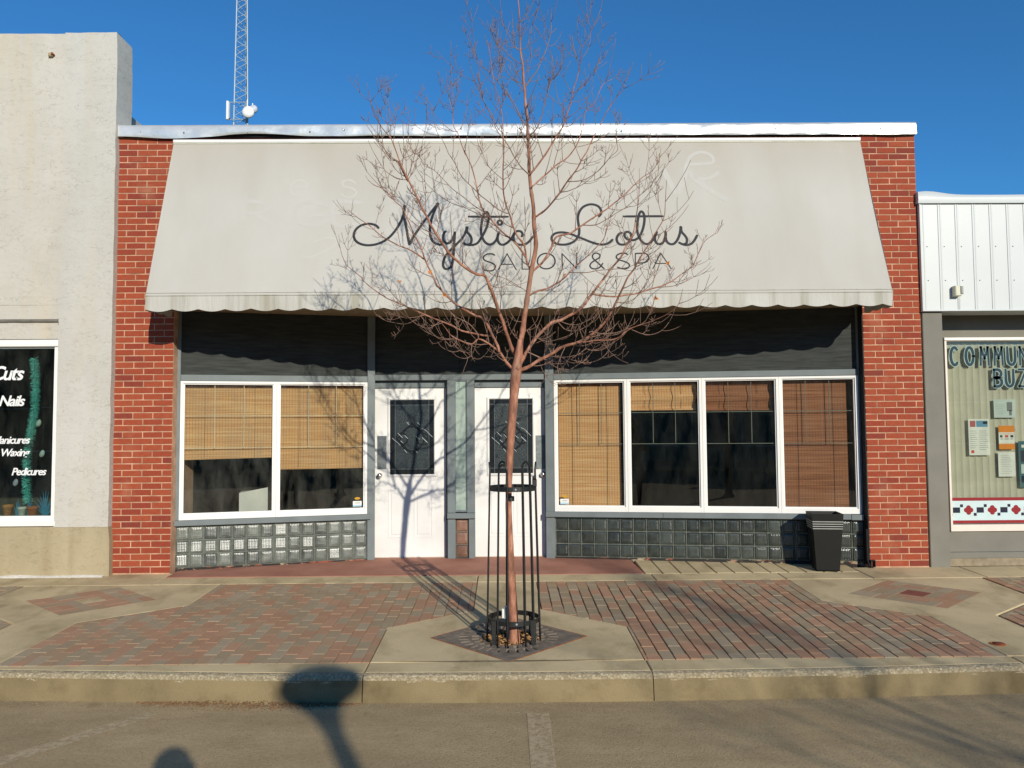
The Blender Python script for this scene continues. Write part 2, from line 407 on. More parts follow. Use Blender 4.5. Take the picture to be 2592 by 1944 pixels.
def m_fabric():
    m = N('awning canvas')
    c = m.ramp(m.noise(.9, (1, 1, .5), 5), [(.3, L(186, 182, 172)), (.6, L(194, 191, 183)), (.8, L(198, 195, 189))])
    st = m.ramp(m.noise(1.1, (2.2, 1, .22), 4, .6), [(.38, (.93, .905, .86, 1)), (.6, (1, 1, 1, 1))])
    c = m.mix(.4, c, st, 'MULTIPLY')
    sx_ = m.n('ShaderNodeSeparateXYZ'); m.l(m.pos.outputs['Position'], sx_.inputs[0])
    soot = m.math('MULTIPLY', m.ramp(m.math('MULTIPLY', m.math('SUBTRACT', sx_.outputs[2], 3.9), 1.4), [(.0, (0, 0, 0, 1)), (1, (1, 1, 1, 1))]), m.noise(1.7, (1, 1, .4), 4))
    c = m.mix(soot, c, L(176, 166, 148))      # soot and rust washed down from the coping
    df = m.n('ShaderNodeBsdfDiffuse'); tl = m.n('ShaderNodeBsdfTranslucent'); tl.inputs[0].default_value = L(170, 150, 120)
    m.l(c, df.inputs[0])
    bp = m.n('ShaderNodeBump'); bp.inputs['Strength'].default_value = .12; bp.inputs['Distance'].default_value = .03
    m.l(m.mix(.25, m.noise(1.5, detail=2), m.noise(260, detail=1)), bp.inputs['Height']); m.l(bp.outputs[0], df.inputs['Normal'])
    mx = m.n('ShaderNodeMixShader'); mx.inputs[0].default_value = .06
    m.l(df.outputs[0], mx.inputs[1]); m.l(tl.outputs[0], mx.inputs[2]); m.l(mx.outputs[0], m.out.inputs[0]); return m.m
M_fab = m_fabric()
def m_valance():
    m = N('weathered valance canvas')
    c = m.ramp(m.noise(1.4, detail=4), [(.3, L(182, 179, 169)), (.7, L(193, 191, 183))])
    st = m.ramp(m.noise(2.2, (3.2, 1, .12), 5, .65), [(.36, (.66, .64, .55, 1)), (.52, (1, 1, 1, 1))])
    c = m.mix(.7, c, st, 'MULTIPLY')
    m.bsdf(c, .9, 0, .15, m.noise(9, (3, 1, .6), 3), .3, .02); return m.m
M_val = m_valance()
M_letter = plain('charcoal vinyl lettering', L(46, 47, 50), .6, var=.15, bump=.05)
M_ghost = plain('less faded canvas', L(190, 187, 179), .95, var=.02, spec=.0); M_ghost2 = plain('barely paler canvas', L(187, 184, 176), .95, var=.02, spec=.0)
M_soffit = plain('beige soffit', L(150, 134, 108), .85, var=.12)
def m_bark():
    m = N('reddish bark')
    n1 = m.noise(22, (1, 1, .35), 5, .6)
    c = m.ramp(n1, [(.3, L(108, 76, 62)), (.5, L(156, 106, 84)), (.7, L(192, 142, 116))])
    c = m.mix(m.ramp(m.noise(5, (1, 1, .6), 3), [(.55, (0, 0, 0, 1)), (.7, (.6, .6, .6, 1))]), c, L(142, 116, 98))
    m.bsdf(c, .8, 0, .25, n1, .6, .006); return m.m
M_bark = m_bark()
M_twig = plain('twig bark', L(136, 108, 92), .8, var=.25, sc=14, bump=.3)
M_leaf = plain('dry leaf', L(190, 120, 60), .8, var=.3, sc=40)
M_siding = plain('white ribbed metal', L(196, 200, 198), .4, var=.03, sc=2, bump=.03, spec=.45)
M_rgrey = plain('taupe grey paint', L(124, 121, 111), .8, var=.08, sc=3, bump=.3, bsc=30)
M_steel = plain('galvanised steel', (.34, .42, .48, 1), .55, .2, var=.1, bump=.05)
M_whitept = plain('antenna white', (.82, .82, .80, 1), .5, var=.03)
def flat(name, col, rough=.7): return plain(name, col, rough, var=.04, bump=.03)
TREE=[
[(-0.025,-2.42,-0.156,0.0511),(-0.027,-2.42,-0.038,0.0406),(-0.035,-2.42,0.168,0.0345),(-0.045,-2.42,0.405,0.03),(-0.053,-2.42,0.613,0.027),(-0.06,-2.42,0.822,0.024),(-0.062,-2.42,1.002,0.0233),(-0.055,-2.42,1.182,0.0255),(-0.044,-2.42,1.393,0.03),(-0.028,-2.42,1.604,0.033),(-0.011,-2.42,1.786,0.036),(0.005,-2.42,1.938,0.0406),(0.021,-2.42,2.045,0.033),(0.04,-2.42,2.183,0.0225)],
[(0.041,-2.42,2.175,0.0212),(0.062,-2.42,2.287,0.0205),(0.081,-2.42,2.417,0.0197),(0.103,-2.42,2.555,0.0188),(0.119,-2.42,2.678,0.018),(0.154,-2.42,2.833,0.017),(0.163,-2.42,2.933,0.0163),(0.156,-2.42,3.049,0.0156),(0.149,-2.42,3.165,0.0148),(0.143,-2.42,3.266,0.0142),(0.128,-2.42,3.375,0.0135),(0.118,-2.42,3.515,0.0126),(0.115,-2.42,3.671,0.0116),(0.109,-2.42,3.8,0.0108),(0.103,-2.42,3.928,0.01),(0.09,-2.42,4.056,0.0092),(0.082,-2.42,4.202,0.0083),(0.071,-2.42,4.357,0.0073),(0.055,-2.42,4.504,0.0064),(0.052,-2.42,4.66,0.0055),(0.045,-2.42,4.79,0.0046),(0.04,-2.42,4.877,0.0041),(0.035,-2.42,4.955,0.0036),(0.026,-2.42,5.051,0.003)],
[(0.013,-2.34,2.048,0.0138),(-0.037,-2.381,2.14,0.0133),(-0.068,-2.42,2.224,0.0128),(-0.098,-2.468,2.317,0.0123),(-0.134,-2.523,2.415,0.0117),(-0.163,-2.569,2.493,0.0112),(-0.198,-2.621,2.576,0.0107),(-0.227,-2.658,2.636,0.0104),(-0.286,-2.689,2.643,0.0101),(-0.357,-2.73,2.676,0.0097),(-0.421,-2.77,2.722,0.0092),(-0.478,-2.803,2.769,0.0089),(-0.528,-2.837,2.834,0.0084),(-0.571,-2.865,2.9,0.008),(-0.608,-2.887,2.961,0.0077),(-0.633,-2.902,3.016,0.0074),(-0.67,-2.919,3.084,0.007),(-0.701,-2.931,3.146,0.0067),(-0.732,-2.941,3.209,0.0064),(-0.763,-2.95,3.271,0.0061),(-0.8,-2.96,3.347,0.0057),(-0.832,-2.966,3.397,0.0055),(-0.762,-2.985,3.253,0.0048),(-0.794,-2.999,3.335,0.0044),(-0.82,-3.014,3.399,0.0041),(-0.851,-3.039,3.488,0.0037),(-0.871,-3.055,3.534,0.0035),(-0.908,-3.075,3.573,0.0032),(-0.943,-3.1,3.62,0.0029),(-0.967,-3.126,3.667,0.0026),(-0.985,-3.15,3.708,0.0024),(-1,-3.198,3.784,0.002),(-1.003,-3.213,3.806,0.0019)],
[(-0.205,-2.576,2.601,0.0044),(-0.234,-2.616,2.671,0.0036),(-0.253,-2.645,2.781,0.0024),(-0.272,-2.671,2.864,0.0015)],
[(-0.004,-2.418,1.94,0.0121),(-0.075,-2.401,2.014,0.0106),(-0.124,-2.387,2.09,0.0091)],
[(-0.124,-2.437,2.086,0.0106),(-0.143,-2.418,2.15,0.0103),(-0.186,-2.381,2.248,0.0098),(-0.217,-2.354,2.308,0.0096),(-0.262,-2.322,2.369,0.0093),(-0.313,-2.296,2.392,0.009),(-0.378,-2.261,2.43,0.0087),(-0.443,-2.224,2.474,0.0084),(-0.503,-2.188,2.525,0.0081),(-0.57,-2.148,2.597,0.0077),(-0.624,-2.117,2.662,0.0073),(-0.628,-2.115,2.659,0.0073),(-0.675,-2.081,2.763,0.0068),(-0.733,-2.049,2.889,0.0062),(-0.76,-2.036,2.967,0.0058),(-0.814,-2.021,3.084,0.0052),(-0.875,-2.007,3.224,0.0045),(-0.922,-1.994,3.334,0.0039),(-0.991,-1.98,3.4,0.0035),(-1.078,-1.953,3.5,0.0029),(-1.166,-1.925,3.547,0.0025),(-1.223,-1.902,3.597,0.0021)],
[(-0.734,-2.04,2.891,0.0064),(-0.805,-2.031,2.938,0.006),(-0.875,-2.012,2.988,0.0055),(-0.961,-1.98,3.026,0.005),(-1.041,-1.946,3.073,0.0045),(-1.137,-1.909,3.143,0.0039),(-1.208,-1.892,3.209,0.0034),(-1.301,-1.886,3.273,0.0027),(-1.371,-1.881,3.329,0.0022),(-1.398,-1.876,3.353,0.002)],
[(-0.124,-2.399,2.089,0.0076),(-0.167,-2.417,2.125,0.007),(-0.216,-2.435,2.161,0.0063),(-0.283,-2.464,2.183,0.0055),(-0.331,-2.499,2.142,0.0048),(-0.384,-2.538,2.151,0.0042),(-0.437,-2.579,2.171,0.0035),(-0.483,-2.613,2.198,0.0029),(-0.517,-2.639,2.243,0.0023),(-0.545,-2.654,2.277,0.0018)],
[(-0.283,-2.469,2.182,0.0053),(-0.289,-2.488,2.217,0.0048),(-0.324,-2.511,2.264,0.0041),(-0.371,-2.542,2.303,0.0034),(-0.446,-2.608,2.337,0.0023),(-0.486,-2.639,2.363,0.0018)],
[(-0.177,-2.348,2.225,0.0077),(-0.244,-2.318,2.23,0.0074),(-0.32,-2.287,2.247,0.0072),(-0.417,-2.252,2.271,0.0068),(-0.488,-2.225,2.313,0.0065),(-0.594,-2.186,2.364,0.0061),(-0.701,-2.14,2.41,0.0057),(-0.783,-2.098,2.449,0.0054),(-0.853,-2.057,2.488,0.0051),(-0.931,-2.007,2.53,0.0048),(-1.033,-1.941,2.574,0.0044),(-1.108,-1.886,2.624,0.0042),(-1.208,-1.813,2.698,0.0038),(-1.295,-1.747,2.78,0.0034),(-1.295,-1.741,2.792,0.0033),(-1.392,-1.679,2.875,0.0029),(-1.454,-1.643,2.93,0.0026),(-1.501,-1.606,3.018,0.0023),(-1.532,-1.571,3.123,0.0019)],
[(-0.746,-2.131,2.425,0.0032),(-0.809,-2.103,2.383,0.0029),(-0.905,-2.063,2.356,0.0025),(-1.027,-1.988,2.386,0.0021),(-1.099,-1.945,2.419,0.0018),(-1.142,-1.925,2.449,0.0016)],
[(-0.597,-2.19,2.36,0.0031),(-0.658,-2.188,2.319,0.0027),(-0.711,-2.175,2.308,0.0025),(-0.777,-2.152,2.331,0.0021),(-0.849,-2.145,2.39,0.0016)],
[(-0.333,-2.498,2.141,0.0033),(-0.336,-2.533,2.053,0.0026),(-0.305,-2.557,2.027,0.0023),(-0.268,-2.585,2.024,0.0021),(-0.238,-2.608,2.046,0.0018)],
[(-0.337,-2.521,2.054,0.0027),(-0.373,-2.54,2.032,0.002),(-0.408,-2.565,2.03,0.0015)],
[(-0.342,-2.51,2.074,0.0027),(-0.409,-2.537,2.084,0.002),(-0.451,-2.55,2.119,0.0015)],
[(-0.421,-2.536,2.089,0.0027),(-0.48,-2.562,2.082,0.0021),(-0.54,-2.576,2.105,0.0015)],
[(-0.437,-2.566,2.172,0.003),(-0.443,-2.568,2.245,0.0024),(-0.447,-2.55,2.321,0.0019),(-0.481,-2.542,2.371,0.0015)],
[(-0.437,-2.566,2.171,0.003),(-0.48,-2.568,2.124,0.0025),(-0.529,-2.557,2.162,0.002),(-0.566,-2.543,2.231,0.0015)],
[(-0.449,-2.56,2.16,0.003),(-0.51,-2.563,2.173,0.0025),(-0.578,-2.551,2.181,0.0021),(-0.621,-2.537,2.219,0.0017),(-0.639,-2.536,2.238,0.0015)],
[(0.012,-2.462,1.95,0.0151),(0.075,-2.391,2.074,0.0143),(0.128,-2.338,2.159,0.0137),(0.181,-2.291,2.229,0.0132),(0.243,-2.246,2.294,0.0127),(0.297,-2.212,2.342,0.0123),(0.359,-2.183,2.361,0.0119),(0.421,-2.155,2.394,0.0115),(0.491,-2.126,2.436,0.011),(0.555,-2.103,2.484,0.0105),(0.595,-2.085,2.54,0.01),(0.635,-2.07,2.596,0.0096),(0.691,-2.054,2.667,0.009),(0.747,-2.04,2.739,0.0084),(0.796,-2.028,2.804,0.0079),(0.883,-2.007,2.91,0.007),(0.937,-1.985,3.014,0.0062),(0.992,-1.958,3.111,0.0055),(1.024,-1.926,3.219,0.0048),(1.057,-1.865,3.386,0.0038),(1.083,-1.802,3.541,0.0028),(1.097,-1.755,3.65,0.0022)],
[(0.013,-2.421,1.935,0.0136),(0.094,-2.441,1.969,0.0131),(0.165,-2.461,2.01,0.0125),(0.235,-2.484,2.043,0.012),(0.298,-2.507,2.076,0.0115),(0.346,-2.53,2.109,0.0111),(0.401,-2.555,2.127,0.0107),(0.454,-2.583,2.138,0.0103),(0.514,-2.618,2.162,0.0098),(0.572,-2.661,2.198,0.0093),(0.616,-2.7,2.235,0.0089),(0.653,-2.741,2.278,0.0084),(0.682,-2.784,2.326,0.008),(0.71,-2.834,2.386,0.0074),(0.737,-2.884,2.445,0.0069),(0.764,-2.931,2.504,0.0064),(0.791,-2.975,2.562,0.0059),(0.825,-3.01,2.609,0.0055),(0.865,-3.054,2.679,0.0049),(0.901,-3.086,2.741,0.0044),(0.944,-3.117,2.816,0.0038),(0.988,-3.142,2.885,0.0033),(1.013,-3.159,2.942,0.0029),(1.02,-3.179,3.018,0.0024),(1.018,-3.209,3.118,0.0017)],
[(0.449,-2.636,2.133,0.0059),(0.521,-2.678,2.135,0.0054),(0.606,-2.718,2.144,0.005),(0.691,-2.75,2.14,0.0045),(0.748,-2.775,2.157,0.0042),(0.804,-2.812,2.2,0.0038),(0.847,-2.845,2.222,0.0035),(0.899,-2.889,2.236,0.0032),(0.956,-2.944,2.249,0.0028),(1.016,-3.009,2.273,0.0024),(1.07,-3.067,2.303,0.002),(1.107,-3.106,2.336,0.0017),(1.121,-3.133,2.377,0.0015)],
[(0.544,-2.696,2.199,0.0035),(0.554,-2.701,2.208,0.0034),(0.64,-2.726,2.191,0.0031),(0.728,-2.73,2.196,0.0028),(0.811,-2.73,2.223,0.0024),(0.929,-2.756,2.26,0.002),(0.966,-2.785,2.317,0.0017),(0.989,-2.811,2.381,0.0014)],
[(0.826,-2.816,2.213,0.0028),(0.888,-2.835,2.18,0.0025),(0.968,-2.836,2.169,0.0021),(1.033,-2.848,2.187,0.0018),(1.069,-2.868,2.218,0.0016),(1.09,-2.883,2.249,0.0014)],
[(0.641,-2.02,2.602,0.0073),(0.739,-1.97,2.593,0.0069),(0.845,-1.927,2.595,0.0065),(0.944,-1.895,2.612,0.0062),(1.026,-1.873,2.627,0.0059),(1.109,-1.851,2.654,0.0055),(1.192,-1.829,2.681,0.0052),(1.277,-1.803,2.709,0.0049),(1.364,-1.769,2.755,0.0045),(1.437,-1.732,2.81,0.0042),(1.512,-1.69,2.866,0.0039),(1.571,-1.653,2.913,0.0036),(1.631,-1.59,3.022,0.0032),(1.693,-1.527,3.132,0.0028),(1.746,-1.493,3.185,0.0026),(1.82,-1.454,3.238,0.0023),(1.866,-1.419,3.319,0.0019)],
[(0.71,-2.918,2.389,0.0035),(0.807,-2.899,2.402,0.003),(0.888,-2.86,2.455,0.0026),(0.954,-2.83,2.514,0.0022),(1.004,-2.822,2.576,0.0018),(1.034,-2.815,2.652,0.0014)],
[(1.212,-1.822,2.687,0.004),(1.363,-1.773,2.706,0.0033),(1.452,-1.732,2.745,0.0029),(1.547,-1.673,2.796,0.0024),(1.643,-1.619,2.855,0.002),(1.689,-1.599,2.891,0.0017)],
[(0.103,-2.408,2.524,0.0076),(0.171,-2.443,2.557,0.0071),(0.248,-2.478,2.573,0.0065),(0.311,-2.503,2.604,0.006),(0.367,-2.519,2.636,0.0056),(0.416,-2.529,2.684,0.0051),(0.467,-2.533,2.739,0.0046),(0.542,-2.538,2.798,0.004),(0.616,-2.553,2.87,0.0033),(0.674,-2.58,2.931,0.0028),(0.699,-2.619,3.012,0.0022),(0.718,-2.648,3.064,0.0018)],
[(0.415,-2.54,2.682,0.0036),(0.49,-2.566,2.669,0.0033),(0.559,-2.579,2.673,0.0031),(0.629,-2.584,2.69,0.0029),(0.73,-2.582,2.694,0.0026),(0.825,-2.588,2.704,0.0023),(0.904,-2.608,2.729,0.0021),(1.001,-2.654,2.786,0.0017),(1.069,-2.685,2.83,0.0015)],
[(0.135,-2.419,2.714,0.0091),(0.214,-2.357,2.792,0.0087),(0.264,-2.31,2.872,0.0083),(0.306,-2.266,2.96,0.0079),(0.34,-2.237,3.03,0.0076),(0.437,-2.204,3.062,0.0071),(0.511,-2.182,3.107,0.0067),(0.602,-2.158,3.177,0.0061),(0.693,-2.136,3.239,0.0056),(0.769,-2.114,3.294,0.0052),(0.846,-2.085,3.358,0.0047),(0.944,-2.036,3.455,0.0041),(1.018,-1.991,3.534,0.0037),(1.093,-1.943,3.608,0.0032),(1.169,-1.898,3.664,0.0029),(1.219,-1.86,3.727,0.0025),(1.266,-1.802,3.849,0.002)],
[(0.558,-2.18,3.136,0.0044),(0.656,-2.169,3.142,0.0041),(0.73,-2.15,3.178,0.0038),(0.816,-2.117,3.236,0.0035),(0.903,-2.077,3.295,0.0032),(0.991,-2.04,3.371,0.0029),(1.052,-2.021,3.425,0.0027),(1.129,-2.01,3.495,0.0023),(1.172,-2.007,3.562,0.0021),(1.206,-2.004,3.613,0.0019),(1.217,-1.996,3.69,0.0016)],
[(0.157,-2.384,3.146,0.0076),(0.23,-2.419,3.188,0.0072),(0.297,-2.468,3.252,0.0067),(0.347,-2.512,3.308,0.0062),(0.404,-2.562,3.376,0.0057),(0.469,-2.608,3.452,0.0052),(0.511,-2.635,3.526,0.0047),(0.548,-2.649,3.581,0.0044),(0.592,-2.664,3.683,0.0039),(0.64,-2.674,3.761,0.0034),(0.68,-2.688,3.845,0.003),(0.726,-2.708,3.911,0.0026),(0.764,-2.733,3.966,0.0022),(0.808,-2.761,4.002,0.0019),(0.821,-2.782,4.034,0.0017)],
[(0.767,-2.709,3.976,0.0023),(0.817,-2.759,4.06,0.0016),(0.84,-2.77,4.096,0.0013)],
[(0.407,-2.559,3.376,0.0039),(0.499,-2.587,3.375,0.0035),(0.574,-2.595,3.403,0.0031),(0.634,-2.594,3.449,0.0028),(0.694,-2.597,3.515,0.0025),(0.738,-2.611,3.556,0.0022),(0.78,-2.632,3.594,0.002),(0.77,-2.658,3.651,0.0017),(0.823,-2.679,3.668,0.0015)],
[(0.132,-2.451,3.367,0.006),(0.201,-2.423,3.436,0.0057),(0.273,-2.384,3.51,0.0054),(0.347,-2.338,3.588,0.005),(0.421,-2.297,3.649,0.0047),(0.47,-2.267,3.707,0.0045),(0.52,-2.232,3.807,0.0041),(0.568,-2.201,3.95,0.0036),(0.58,-2.189,4.062,0.0032),(0.651,-2.18,4.127,0.0028),(0.698,-2.164,4.232,0.0024),(0.746,-2.142,4.322,0.0021),(0.821,-2.116,4.37,0.0018)],
[(0.121,-2.436,3.47,0.0076),(0.162,-2.458,3.51,0.0072),(0.208,-2.482,3.571,0.0068),(0.261,-2.5,3.642,0.0064),(0.32,-2.509,3.732,0.0059),(0.371,-2.51,3.816,0.0054),(0.405,-2.508,3.909,0.005),(0.439,-2.51,4.018,0.0045),(0.456,-2.518,4.099,0.0041),(0.488,-2.542,4.199,0.0035),(0.51,-2.581,4.299,0.003),(0.523,-2.626,4.395,0.0024),(0.562,-2.655,4.447,0.002),(0.592,-2.681,4.509,0.0017),(0.6,-2.685,4.519,0.0016)],
[(0.453,-2.509,4.083,0.0033),(0.523,-2.509,4.128,0.0029),(0.583,-2.497,4.184,0.0026),(0.629,-2.472,4.255,0.0023),(0.667,-2.444,4.345,0.002),(0.694,-2.435,4.418,0.0016),(0.745,-2.436,4.46,0.0014)],
[(0.513,-2.556,4.31,0.0024),(0.487,-2.573,4.336,0.0022),(0.462,-2.586,4.414,0.0017),(0.448,-2.612,4.486,0.0013)],
[(0.527,-2.587,4.413,0.0021),(0.5,-2.58,4.476,0.0018),(0.491,-2.562,4.578,0.0013)],
[(0.596,-2.652,4.523,0.0019),(0.638,-2.648,4.609,0.0016),(0.665,-2.634,4.683,0.0013)],
[(0.595,-2.66,4.519,0.0019),(0.567,-2.661,4.577,0.0016),(0.558,-2.675,4.628,0.0013)],
[(0.525,-2.563,4.333,0.0022),(0.581,-2.547,4.433,0.0018),(0.601,-2.53,4.543,0.0013)],
[(0.084,-2.428,4.165,0.0048),(0.137,-2.418,4.238,0.0044),(0.19,-2.391,4.327,0.0039),(0.235,-2.347,4.443,0.0034),(0.273,-2.311,4.557,0.0029),(0.309,-2.293,4.698,0.0021),(0.311,-2.283,4.845,0.0014)],
[(0.273,-2.303,4.558,0.002),(0.325,-2.295,4.573,0.0017),(0.361,-2.287,4.612,0.0014)],
[(0.271,-2.309,4.558,0.0022),(0.252,-2.308,4.629,0.0018),(0.252,-2.328,4.715,0.0014)],
[(0.305,-2.291,4.667,0.0019),(0.353,-2.285,4.711,0.0014)],
[(0.111,-2.411,3.776,0.0049),(0.175,-2.452,3.83,0.0044),(0.207,-2.48,3.887,0.004),(0.232,-2.503,3.979,0.0035),(0.257,-2.511,4.086,0.003),(0.291,-2.518,4.176,0.0025),(0.34,-2.534,4.228,0.0021),(0.372,-2.564,4.29,0.0017),(0.378,-2.601,4.357,0.0013)],
[(0.291,-2.522,4.174,0.0021),(0.304,-2.522,4.276,0.0017),(0.299,-2.545,4.366,0.0013)],
[(0.371,-2.506,3.82,0.0027),(0.377,-2.498,3.939,0.0022),(0.343,-2.459,4.065,0.0018),(0.324,-2.452,4.171,0.0014)],
[(0.377,-2.496,3.939,0.0021),(0.433,-2.48,4.022,0.0017),(0.51,-2.469,4.043,0.0014)],
[(0.37,-2.512,3.815,0.0027),(0.447,-2.49,3.848,0.0022),(0.542,-2.466,3.942,0.0014)],
[(0.102,-2.443,3.851,0.0051),(0.051,-2.415,3.93,0.0048),(0.002,-2.354,4.075,0.0042),(-0.048,-2.311,4.172,0.0038),(-0.124,-2.271,4.286,0.0032),(-0.184,-2.256,4.363,0.0028),(-0.245,-2.248,4.42,0.0024),(-0.288,-2.24,4.477,0.0021),(-0.314,-2.224,4.555,0.0018),(-0.341,-2.2,4.639,0.0014)],
[(-0.124,-2.288,4.278,0.0028),(-0.115,-2.288,4.375,0.0025),(-0.106,-2.266,4.482,0.0022),(-0.123,-2.23,4.606,0.0019),(-0.122,-2.221,4.753,0.0014)],
[(0.082,-2.417,4.201,0.003),(0.028,-2.45,4.275,0.0024),(-0.014,-2.459,4.356,0.0018),(-0.072,-2.485,4.379,0.0014)],
[(0.082,-2.422,4.194,0.0033),(0.011,-2.411,4.232,0.003),(-0.039,-2.385,4.296,0.0027),(-0.08,-2.349,4.391,0.0023),(-0.114,-2.329,4.505,0.0018),(-0.135,-2.322,4.614,0.0014)],
[(0.057,-2.424,4.466,0.0033),(0.004,-2.442,4.494,0.003),(-0.037,-2.444,4.587,0.0024),(-0.079,-2.46,4.665,0.0019),(-0.095,-2.493,4.743,0.0013)],
[(0.029,-2.433,4.47,0.0023),(0.005,-2.43,4.542,0.002),(-0.002,-2.398,4.663,0.0016),(-0.006,-2.393,4.743,0.0014)],
[(0.057,-2.417,4.47,0.0023),(0.106,-2.419,4.496,0.0021),(0.132,-2.409,4.596,0.0017),(0.146,-2.39,4.675,0.0015),(0.168,-2.389,4.71,0.0014)],
[(0.051,-2.426,4.692,0.002),(0.099,-2.425,4.735,0.0018),(0.133,-2.434,4.791,0.0016),(0.158,-2.448,4.844,0.0014)],
[(0.08,-2.417,4.278,0.0023),(0.113,-2.416,4.324,0.0021),(0.14,-2.389,4.423,0.0017),(0.145,-2.381,4.514,0.0014)],
[(0.124,-2.378,2.726,0.0076),(0.093,-2.401,2.804,0.0073),(0.071,-2.439,2.909,0.0069),(0.022,-2.478,2.978,0.0066),(-0.013,-2.521,3.051,0.0062),(-0.04,-2.572,3.129,0.0059),(-0.067,-2.618,3.192,0.0056),(-0.084,-2.667,3.261,0.0053),(-0.087,-2.722,3.34,0.0049),(-0.083,-2.775,3.425,0.0046),(-0.079,-2.83,3.527,0.0041),(-0.085,-2.873,3.632,0.0037),(-0.085,-2.884,3.667,0.0036),(-0.096,-2.912,3.774,0.0032),(-0.114,-2.931,3.869,0.0029),(-0.144,-2.949,3.964,0.0025),(-0.166,-2.977,4.085,0.0021),(-0.18,-3.008,4.18,0.0018),(-0.195,-3.037,4.244,0.0015)],
[(-0.085,-2.886,3.627,0.0028),(-0.131,-2.909,3.673,0.0026),(-0.161,-2.92,3.748,0.0024),(-0.207,-2.919,3.827,0.0021),(-0.245,-2.931,3.925,0.0018),(-0.29,-2.959,3.983,0.0016),(-0.318,-3.002,4.074,0.0012)],
[(0.082,-2.458,2.819,0.0075),(0.043,-2.437,2.881,0.0073),(-0.005,-2.408,2.952,0.007),(-0.075,-2.369,3.019,0.0067),(-0.138,-2.326,3.094,0.0064),(-0.196,-2.283,3.171,0.0061),(-0.24,-2.25,3.231,0.0059),(-0.276,-2.208,3.331,0.0055),(-0.299,-2.168,3.447,0.0051),(-0.329,-2.134,3.577,0.0047),(-0.359,-2.116,3.674,0.0043),(-0.404,-2.101,3.784,0.0039),(-0.393,-2.097,3.749,0.0038),(-0.433,-2.088,3.846,0.0034),(-0.459,-2.079,3.931,0.0031),(-0.493,-2.067,4.003,0.0028),(-0.501,-2.045,4.12,0.0024),(-0.515,-2.028,4.189,0.0021),(-0.543,-1.997,4.291,0.0018)],
[(-0.495,-2.056,4.066,0.0024),(-0.5,-2.045,4.202,0.002),(-0.509,-2.009,4.333,0.0017),(-0.516,-2.006,4.424,0.0015)],
[(-0.043,-2.59,3.125,0.0041),(-0.068,-2.596,3.129,0.0041),(-0.129,-2.612,3.153,0.0039),(-0.203,-2.64,3.201,0.0037),(-0.263,-2.671,3.24,0.0035),(-0.302,-2.701,3.279,0.0033),(-0.386,-2.775,3.345,0.003),(-0.434,-2.85,3.422,0.0027),(-0.47,-2.895,3.466,0.0025),(-0.482,-2.909,3.481,0.0024),(-0.513,-2.958,3.551,0.0022),(-0.551,-2.985,3.594,0.002),(-0.572,-3.009,3.654,0.0019),(-0.578,-3.032,3.738,0.0016),(-0.591,-3.044,3.779,0.0015),(-0.634,-3.062,3.824,0.0014)],
[(-0.24,-2.249,3.229,0.0037),(-0.312,-2.24,3.278,0.0035),(-0.378,-2.219,3.336,0.0033),(-0.422,-2.199,3.379,0.0031),(-0.497,-2.161,3.443,0.0029),(-0.558,-2.129,3.512,0.0026),(-0.649,-2.099,3.62,0.0023),(-0.731,-2.093,3.66,0.002),(-0.769,-2.09,3.729,0.0018),(-0.799,-2.083,3.792,0.0016)],
[(-0.196,-2.28,3.17,0.0037),(-0.298,-2.218,3.225,0.0034),(-0.387,-2.179,3.281,0.0031),(-0.491,-2.153,3.326,0.0028),(-0.573,-2.131,3.377,0.0025),(-0.634,-2.104,3.43,0.0023),(-0.705,-2.058,3.505,0.002),(-0.746,-2.024,3.561,0.0018),(-0.787,-1.984,3.635,0.0016)],
[(-0.531,-2.827,2.836,0.0031),(-0.59,-2.796,2.897,0.0028),(-0.668,-2.743,2.984,0.0025),(-0.704,-2.714,3.08,0.0022),(-0.726,-2.7,3.193,0.0018),(-0.742,-2.675,3.289,0.0015)],
[(-0.765,-2.972,3.264,0.0028),(-0.833,-3.005,3.267,0.0024),(-0.907,-3.019,3.309,0.002),(-0.944,-3.027,3.358,0.0017),(-0.983,-3.062,3.417,0.0014)],
[(-0.763,-2.95,3.274,0.0028),(-0.729,-2.962,3.333,0.0023),(-0.702,-2.975,3.407,0.0017),(-0.681,-2.991,3.44,0.0014)],
[(-0.992,-1.973,3.403,0.0033),(-1.039,-1.963,3.527,0.0027),(-1.083,-1.923,3.671,0.002),(-1.098,-1.921,3.757,0.0016)],
[(-0.992,-1.975,3.403,0.0026),(-1.058,-1.986,3.452,0.0022),(-1.101,-2.002,3.523,0.0018),(-1.114,-2.013,3.551,0.0016)],
[(-0.838,-2.97,3.398,0.0028),(-0.896,-2.959,3.436,0.0025),(-0.942,-2.92,3.531,0.0022),(-0.97,-2.886,3.667,0.0017),(-0.989,-2.88,3.753,0.0014)],
[(-0.874,-3.039,3.54,0.0022),(-0.896,-3.039,3.621,0.002),(-0.907,-3.046,3.716,0.0017),(-0.91,-3.078,3.829,0.0014)],
[(-0.876,-3.018,3.548,0.0021),(-0.882,-3.023,3.661,0.0018),(-0.897,-2.995,3.794,0.0016),(-0.907,-2.977,3.913,0.0014)],
[(-0.817,-2.989,3.388,0.0022),(-0.795,-2.989,3.419,0.0021),(-0.768,-2.979,3.492,0.0019),(-0.761,-2.943,3.598,0.0017),(-0.759,-2.934,3.707,0.0014)],
[(-0.8,-2.99,3.354,0.0022),(-0.787,-3.008,3.488,0.0018),(-0.788,-3.051,3.616,0.0014)],
[(-0.856,-2.959,3.408,0.0019),(-0.896,-2.96,3.418,0.0018),(-0.968,-2.94,3.53,0.0015),(-1.003,-2.932,3.58,0.0014)],
